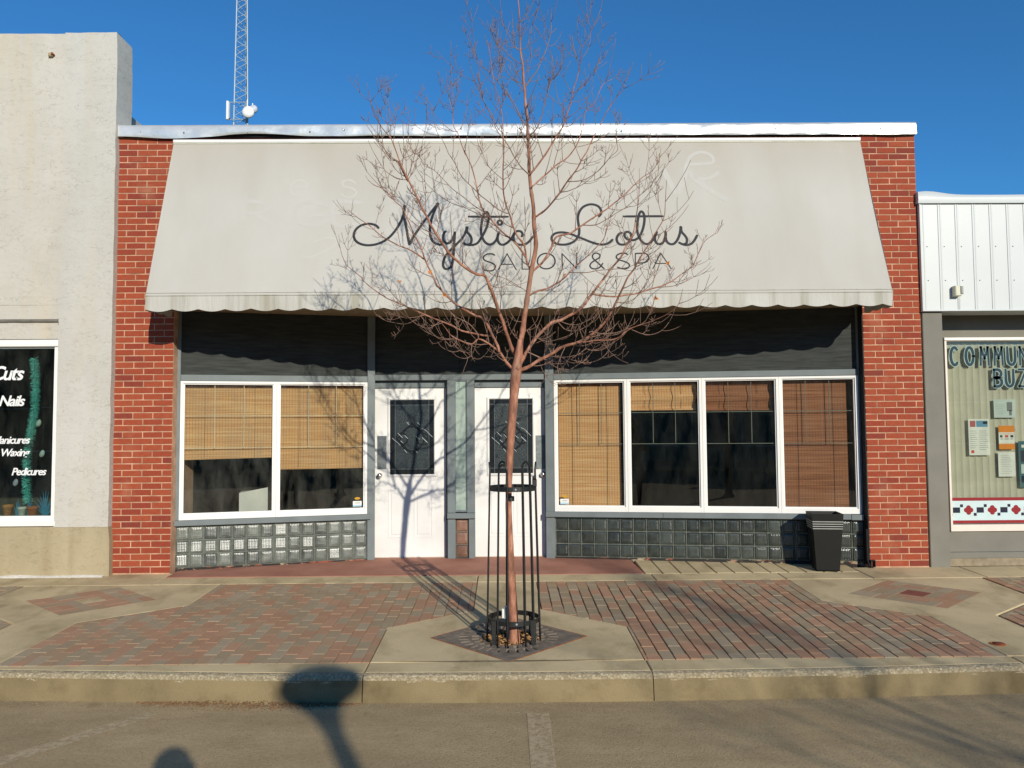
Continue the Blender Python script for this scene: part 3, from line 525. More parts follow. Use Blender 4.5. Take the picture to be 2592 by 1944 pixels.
[(-0.463,-2.08,3.948,0.0026),(-0.505,-2.088,3.955,0.0022),(-0.576,-2.105,4.002,0.0016)],
[(-0.462,-2.073,3.95,0.0022),(-0.419,-2.076,4.013,0.002),(-0.393,-2.063,4.113,0.0018),(-0.38,-2.043,4.237,0.0014)],
[(-0.086,-2.748,3.333,0.0029),(-0.155,-2.794,3.382,0.0024),(-0.202,-2.819,3.427,0.0021),(-0.242,-2.834,3.517,0.0017),(-0.253,-2.847,3.549,0.0015),(-0.276,-2.858,3.551,0.0014)],
[(-0.086,-2.765,3.326,0.0029),(-0.025,-2.729,3.39,0.0024),(0.012,-2.705,3.47,0.0019),(0.048,-2.688,3.549,0.0015)],
[(0.117,-2.447,3.465,0.0051),(0.054,-2.437,3.528,0.0048),(0.017,-2.42,3.597,0.0045),(-0.032,-2.386,3.693,0.0041),(-0.076,-2.35,3.777,0.0038),(-0.133,-2.311,3.869,0.0034),(-0.171,-2.283,3.985,0.0029),(-0.222,-2.272,4.088,0.0025),(-0.26,-2.267,4.195,0.002),(-0.273,-2.259,4.272,0.0017)],
[(-0.226,-2.607,2.651,0.0029),(-0.187,-2.605,2.579,0.0025),(-0.12,-2.583,2.558,0.0022),(-0.053,-2.56,2.592,0.0019),(0.002,-2.557,2.648,0.0015)],
[(0.09,-2.413,2.559,0.003),(0.003,-2.46,2.61,0.0025),(-0.065,-2.495,2.641,0.0021),(-0.175,-2.521,2.674,0.0015)],
[(0.343,-2.184,2.351,0.0031),(0.403,-2.184,2.293,0.0028),(0.471,-2.171,2.279,0.0026),(0.54,-2.147,2.297,0.0023),(0.603,-2.125,2.344,0.002),(0.649,-2.12,2.367,0.0018),(0.688,-2.121,2.412,0.0016)],
[(0.361,-2.187,2.358,0.0028),(0.435,-2.155,2.334,0.0025),(0.513,-2.126,2.337,0.0022),(0.582,-2.116,2.368,0.0019),(0.645,-2.1,2.4,0.0016)],
[(0.171,-2.323,2.206,0.0034),(0.236,-2.351,2.179,0.0029),(0.306,-2.39,2.181,0.0024),(0.377,-2.411,2.2,0.002),(0.441,-2.427,2.227,0.0015)],
[(0.096,-2.419,2.086,0.0052),(0.199,-2.358,2.047,0.0046),(0.273,-2.319,2.028,0.0042),(0.34,-2.293,2.023,0.0039),(0.422,-2.273,2.035,0.0035),(0.49,-2.261,2.076,0.0031),(0.559,-2.243,2.129,0.0027),(0.638,-2.204,2.207,0.0021),(0.703,-2.165,2.256,0.0017)],
[(0.236,-2.361,2.031,0.0031),(0.302,-2.317,1.985,0.0028),(0.362,-2.287,1.965,0.0026),(0.429,-2.267,1.962,0.0024),(0.49,-2.256,1.995,0.0021),(0.558,-2.236,2.041,0.0019),(0.615,-2.195,2.111,0.0016)],
[(0.439,-2.274,2.04,0.0031),(0.511,-2.26,2.017,0.0028),(0.588,-2.23,2.019,0.0024),(0.665,-2.207,2.043,0.0021),(0.718,-2.203,2.08,0.0018),(0.749,-2.199,2.117,0.0016)],
[(0.372,-2.556,2.113,0.003),(0.335,-2.572,2.028,0.0025),(0.314,-2.574,1.965,0.0021),(0.319,-2.586,1.915,0.0018),(0.341,-2.611,1.851,0.0015)],
[(0.218,-2.358,2.042,0.0028),(0.236,-2.354,2.127,0.0024),(0.253,-2.322,2.226,0.0019),(0.269,-2.315,2.314,0.0015)],
[(0.562,-2.235,2.125,0.0031),(0.63,-2.266,2.112,0.0028),(0.701,-2.284,2.124,0.0025),(0.767,-2.288,2.167,0.0022),(0.832,-2.303,2.21,0.0019),(0.879,-2.334,2.264,0.0015)],
[(0.045,-2.415,2.17,0.0029),(-0.003,-2.391,2.205,0.0025),(-0.046,-2.353,2.282,0.0019),(-0.059,-2.316,2.345,0.0015)],
[(0.066,-2.408,2.077,0.0029),(0.112,-2.38,2.118,0.0026),(0.149,-2.355,2.193,0.0023),(0.174,-2.305,2.287,0.0019),(0.206,-2.257,2.366,0.0016)],
[(0.054,-2.426,2.229,0.0029),(0.125,-2.458,2.282,0.0023),(0.166,-2.505,2.333,0.0019),(0.172,-2.536,2.4,0.0015)],
[(0.022,-2.418,2.04,0.0029),(-0.033,-2.396,2.045,0.0022),(-0.069,-2.365,2.012,0.0015)],
[(0.067,-2.423,2.322,0.0029),(0.011,-2.444,2.328,0.0023),(-0.032,-2.483,2.38,0.0015)],
[(0.088,-2.442,2.26,0.0029),(0.11,-2.464,2.21,0.0021),(0.151,-2.488,2.193,0.0015)]]
SCRIPT_STROKES=[[(-1.372,1.106),(-1.401,1.074),(-1.446,1.056),(-1.499,1.053),(-1.56,1.074),(-1.605,1.12),(-1.623,1.182),(-1.606,1.244),(-1.564,1.285),(-1.502,1.308),(-1.44,1.311),(-1.371,1.296),(-1.303,1.261),(-1.244,1.205),(-1.195,1.133),(-1.154,1.05),(-1.127,0.966),(-1.114,0.892),(-1.114,0.844)],
[(-1.111,0.844),(-1.12,0.913),(-1.111,0.987),(-1.093,1.071),(-1.077,1.154),(-1.062,1.236),(-1.047,1.308)],
[(-1.047,1.308),(-1.007,1.211),(-0.957,1.118),(-0.907,1.03),(-0.856,0.946),(-0.805,0.862),(-0.772,0.814)],
[(-0.772,0.814),(-0.804,0.904),(-0.824,0.978),(-0.839,1.062),(-0.841,1.155),(-0.831,1.217),(-0.807,1.269),(-0.767,1.299),(-0.718,1.31)],
[(-0.678,1.146),(-0.695,1.166),(-0.706,1.208),(-0.699,1.259),(-0.671,1.29),(-0.636,1.285),(-0.61,1.249),(-0.593,1.198),(-0.585,1.157)],
[(-0.585,1.157),(-0.588,1.229),(-0.591,1.321),(-0.594,1.412),(-0.599,1.493),(-0.609,1.553),(-0.639,1.587),(-0.673,1.592),(-0.695,1.562),(-0.696,1.512),(-0.68,1.452),(-0.642,1.392),(-0.591,1.331),(-0.548,1.28),(-0.505,1.224),(-0.475,1.157),(-0.462,1.105)],
[(-0.462,1.107),(-0.457,1.157),(-0.435,1.188),(-0.414,1.23),(-0.417,1.281),(-0.443,1.306),(-0.478,1.301),(-0.495,1.286)],
[(-0.469,1.306),(-0.407,1.312),(-0.355,1.292),(-0.32,1.24),(-0.285,1.169),(-0.254,1.086),(-0.237,1.002),(-0.241,0.939),(-0.259,0.912),(-0.282,0.928),(-0.299,0.981),(-0.312,1.065),(-0.316,1.148),(-0.303,1.22),(-0.272,1.282),(-0.228,1.308),(-0.188,1.292),(-0.153,1.241),(-0.133,1.159)],
[(-0.133,1.159),(-0.144,1.221),(-0.14,1.272),(-0.114,1.308),(-0.074,1.308),(-0.03,1.273),(0.006,1.222),(0.033,1.17),(0.064,1.15),(0.099,1.16),(0.112,1.191),(0.103,1.217)],
[(0.033,1.17),(0.019,1.211),(0.023,1.263),(0.049,1.304),(0.092,1.316),(0.136,1.31),(0.181,1.274),(0.213,1.223)],
[(-0.446,0.967),(-0.241,0.971),(-0.036,0.974)],
[(-0.099,1.045),(-0.106,1.064),(-0.122,1.071),(-0.137,1.063),(-0.144,1.044),(-0.137,1.026),(-0.121,1.018),(-0.105,1.026),(-0.099,1.045)],
[(0.911,0.971),(0.935,0.934),(0.935,0.887),(0.908,0.844),(0.855,0.822),(0.801,0.827),(0.746,0.859),(0.708,0.917),(0.691,0.986),(0.693,1.059),(0.699,1.122),(0.692,1.194),(0.658,1.256),(0.604,1.297),(0.533,1.315),(0.463,1.306),(0.42,1.275),(0.41,1.234),(0.431,1.193),(0.476,1.171),(0.538,1.168),(0.599,1.182),(0.66,1.21),(0.738,1.246),(0.816,1.283),(0.893,1.309),(0.955,1.309),(1,1.289),(1.037,1.253)],
[(1.139,1.171),(1.108,1.186),(1.083,1.228),(1.081,1.269),(1.1,1.305),(1.139,1.315),(1.184,1.3),(1.222,1.259),(1.234,1.208),(1.219,1.171),(1.189,1.161),(1.165,1.182),(1.167,1.223),(1.196,1.254),(1.239,1.264),(1.285,1.249),(1.323,1.208),(1.355,1.136),(1.377,1.052),(1.384,0.979),(1.374,0.931),(1.353,0.915),(1.332,0.947),(1.315,1.01),(1.3,1.094),(1.299,1.167),(1.313,1.229),(1.339,1.285),(1.377,1.311),(1.413,1.301),(1.452,1.26),(1.487,1.199),(1.499,1.168)],
[(1.499,1.168),(1.477,1.219),(1.473,1.271),(1.492,1.307),(1.527,1.312),(1.565,1.276),(1.585,1.22),(1.589,1.168)],
[(1.589,1.168),(1.584,1.23),(1.591,1.282),(1.619,1.313),(1.659,1.313),(1.698,1.272),(1.731,1.2),(1.751,1.117)],
[(1.751,1.119),(1.756,1.169),(1.783,1.211),(1.801,1.252),(1.792,1.303),(1.755,1.318),(1.717,1.298)],
[(1.755,1.321),(1.798,1.327),(1.844,1.309),(1.879,1.268),(1.911,1.211)],
[(1.17,0.973),(1.375,0.975),(1.576,0.977)]]
SMALL_CURVES=[[(-0.175,1.435),(-0.206,1.419),(-0.25,1.422),(-0.284,1.444),(-0.291,1.474),(-0.267,1.5),(-0.219,1.52),(-0.18,1.545),(-0.17,1.575),(-0.189,1.61),(-0.232,1.619),(-0.275,1.606),(-0.297,1.584)],
[(0.437,1.511),(0.429,1.545),(0.409,1.574),(0.38,1.593),(0.345,1.6),(0.311,1.593),(0.283,1.573),(0.264,1.544),(0.258,1.51),(0.266,1.475),(0.286,1.446),(0.315,1.426),(0.35,1.419),(0.384,1.427),(0.413,1.446),(0.431,1.476),(0.437,1.511)],
[(0.931,1.599),(0.881,1.541),(0.828,1.481),(0.821,1.445),(0.84,1.418),(0.87,1.415),(0.896,1.436),(0.89,1.466),(0.849,1.496),(0.804,1.531),(0.789,1.566),(0.805,1.593),(0.844,1.601),(0.888,1.581),(0.921,1.536)],
[(1.18,1.432),(1.15,1.417),(1.106,1.42),(1.07,1.442),(1.064,1.472),(1.093,1.497),(1.136,1.513),(1.178,1.538),(1.189,1.568),(1.161,1.598),(1.113,1.6),(1.066,1.582)],
[(1.259,1.423),(1.317,1.421),(1.369,1.428),(1.39,1.464),(1.383,1.504),(1.352,1.529),(1.3,1.536),(1.252,1.535)]]
SMALL_LINES=[[(-0.137,1.605),(-0.049,1.42),(0.041,1.606)],
[(-0.111,1.544),(0.011,1.544)],
[(0.104,1.426),(0.101,1.602),(0.175,1.602)],
[(0.506,1.599),(0.512,1.423),(0.649,1.595),(0.656,1.419)],
[(1.247,1.601),(1.259,1.423)],
[(1.425,1.602),(1.518,1.422),(1.608,1.603)],
[(1.459,1.543),(1.571,1.543)]]
GHOST=[([(1.914,0.325),(2.042,0.315),(2.166,0.295),(2.17,0.223),(2.099,0.166),(2.005,0.171),(1.922,0.238),(1.887,0.34),(1.919,0.448),(2.006,0.509),(2.125,0.494),(2.216,0.424)],0.035),
([(1.63,0.39),(1.684,0.553),(1.739,0.683),(1.795,0.613),(1.862,0.432),(1.889,0.32)],0.06),
([(1.918,0.463),(2.016,0.574),(2.146,0.685),(2.262,0.765)],0.06),
([(-2.314,0.591),(-2.162,0.589),(-2.177,0.53),(-2.246,0.505),(-2.304,0.536),(-2.324,0.609),(-2.29,0.688),(-2.227,0.713),(-2.164,0.683)],0.02),
([(-1.642,0.545),(-1.711,0.502),(-1.781,0.526),(-1.767,0.581),(-1.684,0.606),(-1.63,0.655),(-1.657,0.709),(-1.727,0.721),(-1.79,0.679)],0.02),
([(-2.758,1.043),(-2.787,0.788),(-2.627,0.783),(-2.541,0.843),(-2.613,0.914),(-2.762,0.92)],0.05),
([(-2.662,0.92),(-2.479,1.057)],0.05),
([(-1.941,0.822),(-2.065,0.78),(-2.203,0.809),(-2.253,0.916),(-2.193,1.029),(-2.052,1.059),(-1.925,1.024),(-1.927,0.942),(-2.052,0.935)],0.05),
([(-1.571,0.788),(-1.843,0.787),(-1.823,1.054),(-1.555,1.056)],0.05),
([(-1.833,0.918),(-1.613,0.919)],0.05),
([(-2.128,1.427),(-2.068,1.45),(-1.935,1.394),(-1.805,1.303),(-1.8,1.235),(-1.91,1.217),(-2.024,1.268)],0.02)]
# ------------------------------------------------------------------ ground, road, kerb, sidewalk
g = MB().add([(-1500, -1500, -.62), (1500, -1500, -.62), (1500, 1500, -.62), (-1500, 1500, -.62)], [(0, 1, 2, 3)])
tag(g.build('ground', plain('prairie ground', L(120, 108, 82), .95, var=.2, sc=.2)), kind='structure')
KX = [(-60, -2.9), (-9, -2.9), (-5.2, -2.95), (-3.5, -3.03), (-1.61, -3.15), (-.05, -3.18), (.9, -3.18), (2.34, -3.15), (3.41, -3.10), (5.2, -2.98), (9, -2.9), (60, -2.9)]
def ky(x):
    for (a, b), (c, d) in zip(KX, KX[1:]):
        if a <= x <= c: return b + (d - b) * (x - a) / (c - a)
    return -2.9
RZ = -.30
r = MB(); xs = [-80, -60] + [-9 + i * .75 for i in range(25)] + [60, 80]
vs = [(x, ky(max(-60, min(60, x))) + .05, RZ) for x in xs] + [(x, -24, RZ) for x in xs]; n = len(xs)
r.add(vs, [(i + n, i + 1 + n, i + 1, i) for i in range(n - 1)])
tag(r.build('road', M_road), kind='structure')
far_walk = MB().box((-80, -29.5, -.6), (80, -24, -.14)); tag(far_walk.build('far_pavement', M_conc), kind='structure')
def roadstrip(name, pts, label):
    mb = MB().add([(x, y, RZ + .004) for x, y in pts], [tuple(range(len(pts)))])
    return tag(mb.build(name, M_line), kind='structure')
roadstrip('parking_and_sun_line', [(.04, -3.40), (.03, -6.6), (.15, -6.6), (.18, -3.40)], '')
roadstrip('parking_and_sun_line', [(-2.40, -3.32), (-4.55, -6.3), (-4.43, -6.35), (-2.28, -3.36)], '')  # streak of sunlight on the road, painted as a pale strip
# base of the walk
sw = MB(); xs = [-60, -40] + [-9 + i * .5 for i in range(37)] + [40, 60]; n = len(xs)
vs = [(x, ky(x) + .06, gz(ky(x)) - .06) for x in xs] + [(x, 1.4, gz(1.4) - .06) for x in xs]
sw.add(vs, [(i, i + 1, i + 1 + n, i + n) for i in range(n - 1)])
WALK = tag(sw.build('sidewalk', M_sand), kind='structure')

def offset(lp, d):
    n = len(lp); A = sum(lp[i][0] * lp[(i + 1) % n][1] - lp[(i + 1) % n][0] * lp[i][1] for i in range(n)); s = 1 if A > 0 else -1
    out = []
    for i in range(n):
        p, c, q = Vector(lp[i - 1]), Vector(lp[i]), Vector(lp[(i + 1) % n])
        a = (c - p).normalized(); b = (q - c).normalized()
        n1 = Vector((-a.y, a.x)) * s; n2 = Vector((-b.y, b.x)) * s; h = n1 + n2
        out.append(tuple(c + h * (d / max(.25, 1 + n1.dot(n2)))))
    return out
def slab(loops, mat, parent, name='slab', gap=.004, dz=0., thick=.055):
    lo = [offset(loops[0], gap)] + [offset(h, -gap) if False else h for h in loops[1:]]
    inner = [offset(lo[0], .006)] + lo[1:]
    mb = MB(); top = lambda x, y: (x, y, gz(y) + dz); edge = lambda x, y: (x, y, gz(y) + dz - .005); bot = lambda x, y: (x, y, gz(y) + dz - thick)
    mb.prism(inner, top, lambda x, y: (x, y, gz(y) + dz - .03))
    m = len(lo[0]); vs = [top(*p) for p in inner[0]] + [edge(*p) for p in lo[0]] + [bot(*p) for p in lo[0]]
    mb.add(vs, [f for i in range(m) for f in ((i, (i + 1) % m, m + (i + 1) % m, m + i), (m + i, m + (i + 1) % m, 2 * m + (i + 1) % m, 2 * m + i))])
    return mb.build(name, mat, parent)
LF = [(-.37, -.49), (-2.92, -.49), (-2.92, -1.30), (-3.63, -1.83), (-3.63, -2.895), (-1.04, -2.895), (-1.04, -2.07), (-.37, -1.56)]
RF = [(.22, -.49), (.22, -1.53), (.88, -2.08), (.88, -2.895), (3.42, -2.895), (3.42, -1.87), (2.73, -1.33), (2.73, -.49)]
def dia(cx, cy, a, b): return [(cx - a, cy), (cx, cy - b), (cx + a, cy), (cx, cy + b)]
DL = dia(-3.89, -1.08, .60, .52); DR = dia(3.70, -1.10, .62, .54)
GC = (-.066, -2.34); GR = .60        # tree grate
GD = dia(GC[0], GC[1], GR, GR - .02)
slab([[(-.37, -.49), (-.37, -1.56), (-1.04, -2.07), (-1.04, -2.895), (.88, -2.895), (.88, -2.08), (.22, -1.53), (.22, -.49)], GD[::-1]], M_conc, WALK)
slab([[(-2.92, -.49), (-4.85, -.49), (-4.85, -1.30), (-4.15, -1.83), (-4.15, -2.895), (-3.63, -2.895), (-3.63, -1.83), (-2.92, -1.30)][::-1], DL], M_conc, WALK)
slab([[(2.73, -.49), (2.73, -1.33), (3.42, -1.87), (3.42, -2.895), (3.99, -2.895), (3.99, -1.86), (4.68, -1.33), (4.68, -.49)], DR], M_conc, WALK)
ks = [(-9, -6.6), (-6.6, -4.1), (-4.1, -1.04), (-1.04, .885), (.885, 3.44), (3.44, 6.2), (6.2, 9)]
for a, b in ks:
    up = [(a + (b - a) * i / 8, ky(a + (b - a) * i / 8) + .055) for i in range(9)]
    slab([up + [(b, -2.90), (a, -2.90)]], M_conc2, WALK)
for a, b in [(-9, -6), (-6, -4.6), (-4.6, -3.6), (-3.6, -2.92), (-2.92, -.37), (-.37, 1.42), (1.42, 2.73), (2.73, 3.605), (3.605, 4.75), (4.75, 7), (7, 9)]:
    y0 = -.18 if -3.7 < a and b < 3.7 else .03
    slab([[(a, -.485), (b, -.485), (b, y0), (a, y0)]], M_conc, WALK)
# entry: red painted slab, then narrow concrete slabs under the right-hand windows
def wl_y(x): return .12 + (x + 3.655) * .54 / 2.079 if x < -1.576 else (.80 if x < .395 else .66 - (x - .395) * .54 / 3.395)
tag(slab([[(-3.60, -.175), (1.36, -.185), (1.32, .55), (.41, .79), (-1.56, .79), (-3.60, .16)]], M_red, WALK, 'slab', dz=.004), 'red painted concrete entry slab')
for i in range(12):
    a = 1.36 + i * .187; b = a + .187
    slab([[(a, -.178), (b, -.178), (b, wl_y(b) + .03), (a, wl_y(a) + .03)]], M_conc, WALK, gap=.005)

# ---- pavers
def clip_rect(poly, x0, y0, x1, y1):
    def cl(ps, ins, inter):
        out = []
        for i in range(len(ps)):
            a, b = ps[i - 1], ps[i]
            if ins(b):
                if not ins(a): out.append(inter(a, b))
                out.append(b)
            elif ins(a): out.append(inter(a, b))
        return out
    def ix(k): return lambda a, b: (k, a[1] + (b[1] - a[1]) * (k - a[0]) / (b[0] - a[0]))
    def iy(k): return lambda a, b: (a[0] + (b[0] - a[0]) * (k - a[1]) / (b[1] - a[1]), k)
    for ins, inter in ((lambda p: p[0] >= x0 - 1e-9, ix(x0)), (lambda p: p[0] <= x1 + 1e-9, ix(x1)), (lambda p: p[1] >= y0 - 1e-9, iy(y0)), (lambda p: p[1] <= y1 + 1e-9, iy(y1))):
        if not poly: return []
        poly = cl(poly, ins, inter)
    out = []
    for p in poly:
        if not out or (abs(p[0] - out[-1][0]) + abs(p[1] - out[-1][1])) > 1e-4: out.append(p)
    if len(out) > 1 and abs(out[0][0] - out[-1][0]) + abs(out[0][1] - out[-1][1]) < 1e-4: out.pop()
    return out
def area(p): return abs(sum(p[i - 1][0] * p[i][1] - p[i][0] * p[i - 1][1] for i in range(len(p)))) / 2
TILT = math.atan(.0365)
_pm = {}
def paver_mesh(w_, l_, gx, gy):
    k = (w_, l_, gx, gy)
    if k not in _pm:
        mb = MB(); x, y, c = w_ / 2 - gx / 2, l_ / 2 - gy / 2, .003
        lo = [(-x, -y), (x, -y), (x, y), (-x, y)]
        vs = [(a - math.copysign(c, a), b - math.copysign(c, b), 0) for a, b in lo] + [(a, b, -c) for a, b in lo] + [(a, b, -.05) for a, b in lo]
        mb.add(vs, [(0, 1, 2, 3)] + [f for i in range(4) for f in ((i, (i + 1) % 4, 4 + (i + 1) % 4, 4 + i), (4 + i, 4 + (i + 1) % 4, 8 + (i + 1) % 4, 8 + i))])
        _pm[k] = mb.mesh('paver', M_pav)
    return _pm[k]
def field(poly, gx, gy, label, wpx=.0975, lpx=.195, xlim=(-5.9, 5.9), x_off=0.):
    cx = sum(p[0] for p in poly) / len(poly); cyy = sum(p[1] for p in poly) / len(poly)
    bed = MB().prism([poly], lambda x, y: (x, y, gz(y) - .022), lambda x, y: (x, y, gz(y) - .05))
    F = tag(bed.build('paver_bed', M_sand), label, kind='structure')
    xa, xb = max(min(p[0] for p in poly), xlim[0]), min(max(p[0] for p in poly), xlim[1]); ya, yb = min(p[1] for p in poly), max(p[1] for p in poly)
    items = []; i = 0; x = xa
    while x < xb - .02:
        y = ya - (lpx / 2 if i % 2 else 0)
        while y < yb:
            q = clip_rect(poly, x, y, x + wpx, y + lpx)
            if len(q) > 2 and area(q) > .0008: items.append((x, y, q))
            y += lpx
        x += wpx; i += 1
    items.sort(key=lambda t: -area(t[2]) / ((8.6 + t[1]) ** 3))
    rest = MB()
    for k, (x, y, q) in enumerate(items):
        full = abs(area(q) - wpx * lpx) < 1e-6
        dz = random.uniform(-.0018, .0018)
        if k < 295 and full:
            mx, my = x + wpx / 2, y + lpx / 2
            o = link('paver', paver_mesh(wpx, lpx, gx, gy), F, (mx + random.uniform(-.0012, .0012), my, gz(my) + dz))
            o.rotation_euler = (TILT + random.uniform(-.004, .004), random.uniform(-.008, .008), random.uniform(-.006, .006))
        else:
            qq = offset(q, min(gx, gy) / 2)
            if area(qq) < .0005: continue
            mb = rest if k >= 295 else MB()
            mb.prism([qq], lambda a, b: (a, b, gz(b) + dz), lambda a, b: (a, b, gz(b) - .045))
            if k < 295: mb.build('paver', M_pav, F)
    if rest.v: tag(rest.build('pavers', M_pav, F), kind='stuff')
    return F
field(LF, .0035, .003, 'paver field left of the street tree')
field(RF, .0085, .0035, 'paver field right of the street tree with wide open joints', x_off=.2)
field([(-4.86, -.49), (-4.86, -1.31), (-4.16, -1.84), (-4.16, -2.895), (-6.5, -2.895), (-6.5, -.49)][::-1], .0035, .003, 'paver field by the stucco shop')
field([(4.70, -.49), (4.70, -1.34), (4.01, -1.87), (4.01, -2.895), (6.5, -2.895), (6.5, -.49)], .0095, .0035, 'paver field by the metal clad shop')
def diamond(poly, cx, cyy, a, b, label, mid):
    bed = MB().prism([poly], lambda x, y: (x, y, gz(y) - .022), lambda x, y: (x, y, gz(y) - .05))
    F = tag(bed.build('paver_bed', M_sand), label, kind='structure')
    e1 = Vector((a, b)); e2 = Vector((a, -b)); nn = 8; o0 = Vector((cx - a, cyy))
    def cell(u0, v0, u1, v1, mat):
        q = [tuple(o0 + e1 * u + e2 * v) for u, v in ((u0, v0), (u1, v0), (u1, v1), (u0, v1))]
        dz = random.uniform(-.001, .002)
        MB().prism([offset(q, .0025)], lambda x, y: (x, y, gz(y) + dz), lambda x, y: (x, y, gz(y) - .045)).build('paver', mat, F)
    for i in range(0, nn, 2):
        for j in range(0, nn, 2):
            if i in (2, 4) and j in (2, 4): continue
            for k in range(2):
                if (i // 2 + j // 2) % 2: cell(i / nn, (j + k) / nn, (i + 2) / nn, (j + k + 1) / nn, M_pav)
                else: cell((i + k) / nn, j / nn, (i + k + 1) / nn, (j + 2) / nn, M_pav)
    for t in range(4):       # ring round the middle stone
        u0, v0, u1, v1 = [(.25, .25, .625, .375), (.625, .25, .75, .625), (.375, .625, .75, .75), (.25, .375, .375, .75)][t]
        cell(u0, v0, u1, v1, M_pav)
    cell(.375, .375, .625, .625, mid)
diamond(DL, -3.89, -1.08, .60, .52, 'paver diamond before the left brick pier', M_conc)
diamond(DR, 3.70, -1.10, .62, .54, 'paver diamond before the right brick pier', flat('red centre stone', L(128, 76, 62)))

# ---- kerb
for a, b in [(-60, -9)] + ks + [(9, 60)]:
    step = .02 if a > -8 and b < 8 else 1.5
    nseg = max(2, int((b - a) / step)); body = MB(); nose = MB(); pv = []; nv = []
    a2, b2 = a + .003, b - .003
    for i in range(nseg + 1):
        x = a2 + (b2 - a2) * i / nseg; k = ky(x); t = gz(k)
        n1 = noise.noise(Vector((x * 2.5, 3, 1))); n2 = noise.noise(Vector((x * 22, 7, 2))); n3 = noise.noise(Vector((x * 9, 1, 5)))
        nv += [(x, k + .062, t), (x, k + .045 + .010 * n1, t - .001 + .002 * n3), (x, k + .022 + .007 * n2, t - .007 + .006 * n3), (x, k + .006 + .006 * n2, t - .023 + .008 * n3), (x, k + .000 + .006 * n3, t - .05 + .012 * n2 + .012 * n1)]
        pv += [(x, k + .001 + .003 * n1, t - .035), (x, k - .012 + .003 * n1, t - .11), (x, k - .022, RZ - .03), (x, k + .10, RZ - .03)]
    nose.add(nv, [(i * 5 + j, i * 5 + 5 + j, i * 5 + 6 + j, i * 5 + 1 + j) for i in range(nseg) for j in range(4)])
    body.add(pv, [(i * 4 + j, i * 4 + 4 + j, i * 4 + 5 + j, i * 4 + 1 + j) for i in range(nseg) for j in range(3)])
    kb = tag(body.build('kerb', M_conc3), kind='structure')
    nose.build('kerb_nose', M_agg, kb)
# grit and dirt in the gutter
gr = MB(); rnd = random.Random(3)
def stone(mb, x, y, z, s):
    a = rnd.random() * 6; vs = []
    for dx, dy, dz in ((1, 0, 0), (-1, 0, 0), (0, 1, 0), (0, -1, 0), (0, 0, .8), (0, 0, -.6)):
        f = s * rnd.uniform(.6, 1.2); vs.append((x + (dx * math.cos(a) - dy * math.sin(a)) * f, y + (dx * math.sin(a) + dy * math.cos(a)) * f, z + dz * f))
    mb.add(vs, [(0, 2, 4), (2, 1, 4), (1, 3, 4), (3, 0, 4), (2, 0, 5), (1, 2, 5), (3, 1, 5), (0, 3, 5)])
for i in range(1500):
    x = rnd.uniform(-4.2, 4.4); d = abs(rnd.gauss(0, .05)) + .01
    stone(gr, x, ky(x) - .02 - d, RZ + .001, rnd.uniform(.0015, .0045))
for i in range(2600):
    x = rnd.uniform(-5, 5); stone(gr, x, -3.25 - 2.4 * rnd.random() ** 1.4, RZ, rnd.uniform(.0012, .0030) if i % 12 else rnd.uniform(.003, .006))
M_grit = plain('grit', L(150, 138, 116), .9, var=.45, sc=90)
tag(gr.build('gutter_grit', M_grit), 'loose grit along the gutter', 'gravel', kind='stuff')
dp = MB()
for i in range(1400):
    t = rnd.random(); x = -2.55 + 1.5 * t; wd = .05 * math.sin(math.pi * t) + .012
    d = abs(rnd.gauss(0, wd)); stone(dp, x, ky(x) - .022 - d, RZ + max(0, .022 * math.sin(math.pi * t) * (1 - d / .12)) * rnd.random(), rnd.uniform(.003, .009))
tag(dp.build('gutter_dirt', plain('brown dirt', L(124, 96, 68), .95, var=.4, sc=60)), 'heap of brown dirt swept against the kerb', 'dirt', kind='stuff')
vc = thing('valve_cover', (3.52, -2.63, gz(-2.63)), 'small rusty round valve cover set in the concrete at right', 'valve cover')
MB().lathe([(.055, -.01), (.055, .003), (.047, .006), (.047, .004), (.0, .004)], (3.52, -2.63, gz(-2.63)), 20).build('ring', M_rust, vc, True)
MB().lathe([(.04, .0), (.04, .008), (.03, .011), (.012, .009), (0, .009)], (3.53, -2.635, gz(-2.63)), 16).build('cap', plain('red rust', L(128, 66, 44), .9, var=.3), vc, True)
# ------------------------------------------------------------------ the salon building
SAL = thing('brick_shop', (0.09, 0, 0), 'single storey red brick shop with grey trim, white windows and two white doors', 'shop')
BL, BC = .2117, .0677
def pier(x0, name_side):
    X1 = x0 + 3 * BL
    core = MB().box((x0 + .004, .0045, -.04), (X1 - .004, .60, 4.69)).build('brick_pier', M_mortar, SAL)
    jt = .0105; meshes = {}
    def bm_(ln):
        if ln not in meshes: meshes[ln] = MB().chbox((-ln / 2 + jt / 2, 0, jt / 2), (ln / 2 - jt / 2, .1, BC - jt / 2), .003).mesh('brick', M_brick)
        return meshes[ln]
    c = 0; z = 0.0
    while z < 4.66:
        seq = [BL / 2, BL, BL, BL / 2] if c % 2 else [BL, BL, BL]
        if name_side == 'R': seq = [BL * .62, BL, BL, BL * .38] if c % 2 else [BL, BL, BL]
        x = x0
        for ln in seq:
            o = link('brick', bm_(ln), core, (x + ln / 2 + random.uniform(-.001, .001), random.uniform(-.0015, .0022), z + random.uniform(-.0008, .0008)))
            o.rotation_euler = (random.uniform(-.006, .006), random.uniform(-.003, .003), random.uniform(-.008, .008)); x += ln
        z += BC; c += 1
    return core
pier(-4.252, 'L'); pier(3.790, 'R')
MB().box((3.782, .004, 0.02), (3.7895, .30, 2.80)).build('reveal_shade_panel', M_dark, SAL)  # dark panel puts the shade of the pier's inner side into colour
MB().box((-3.6175, .012, 0), (3.785, .10, 0.0)).v
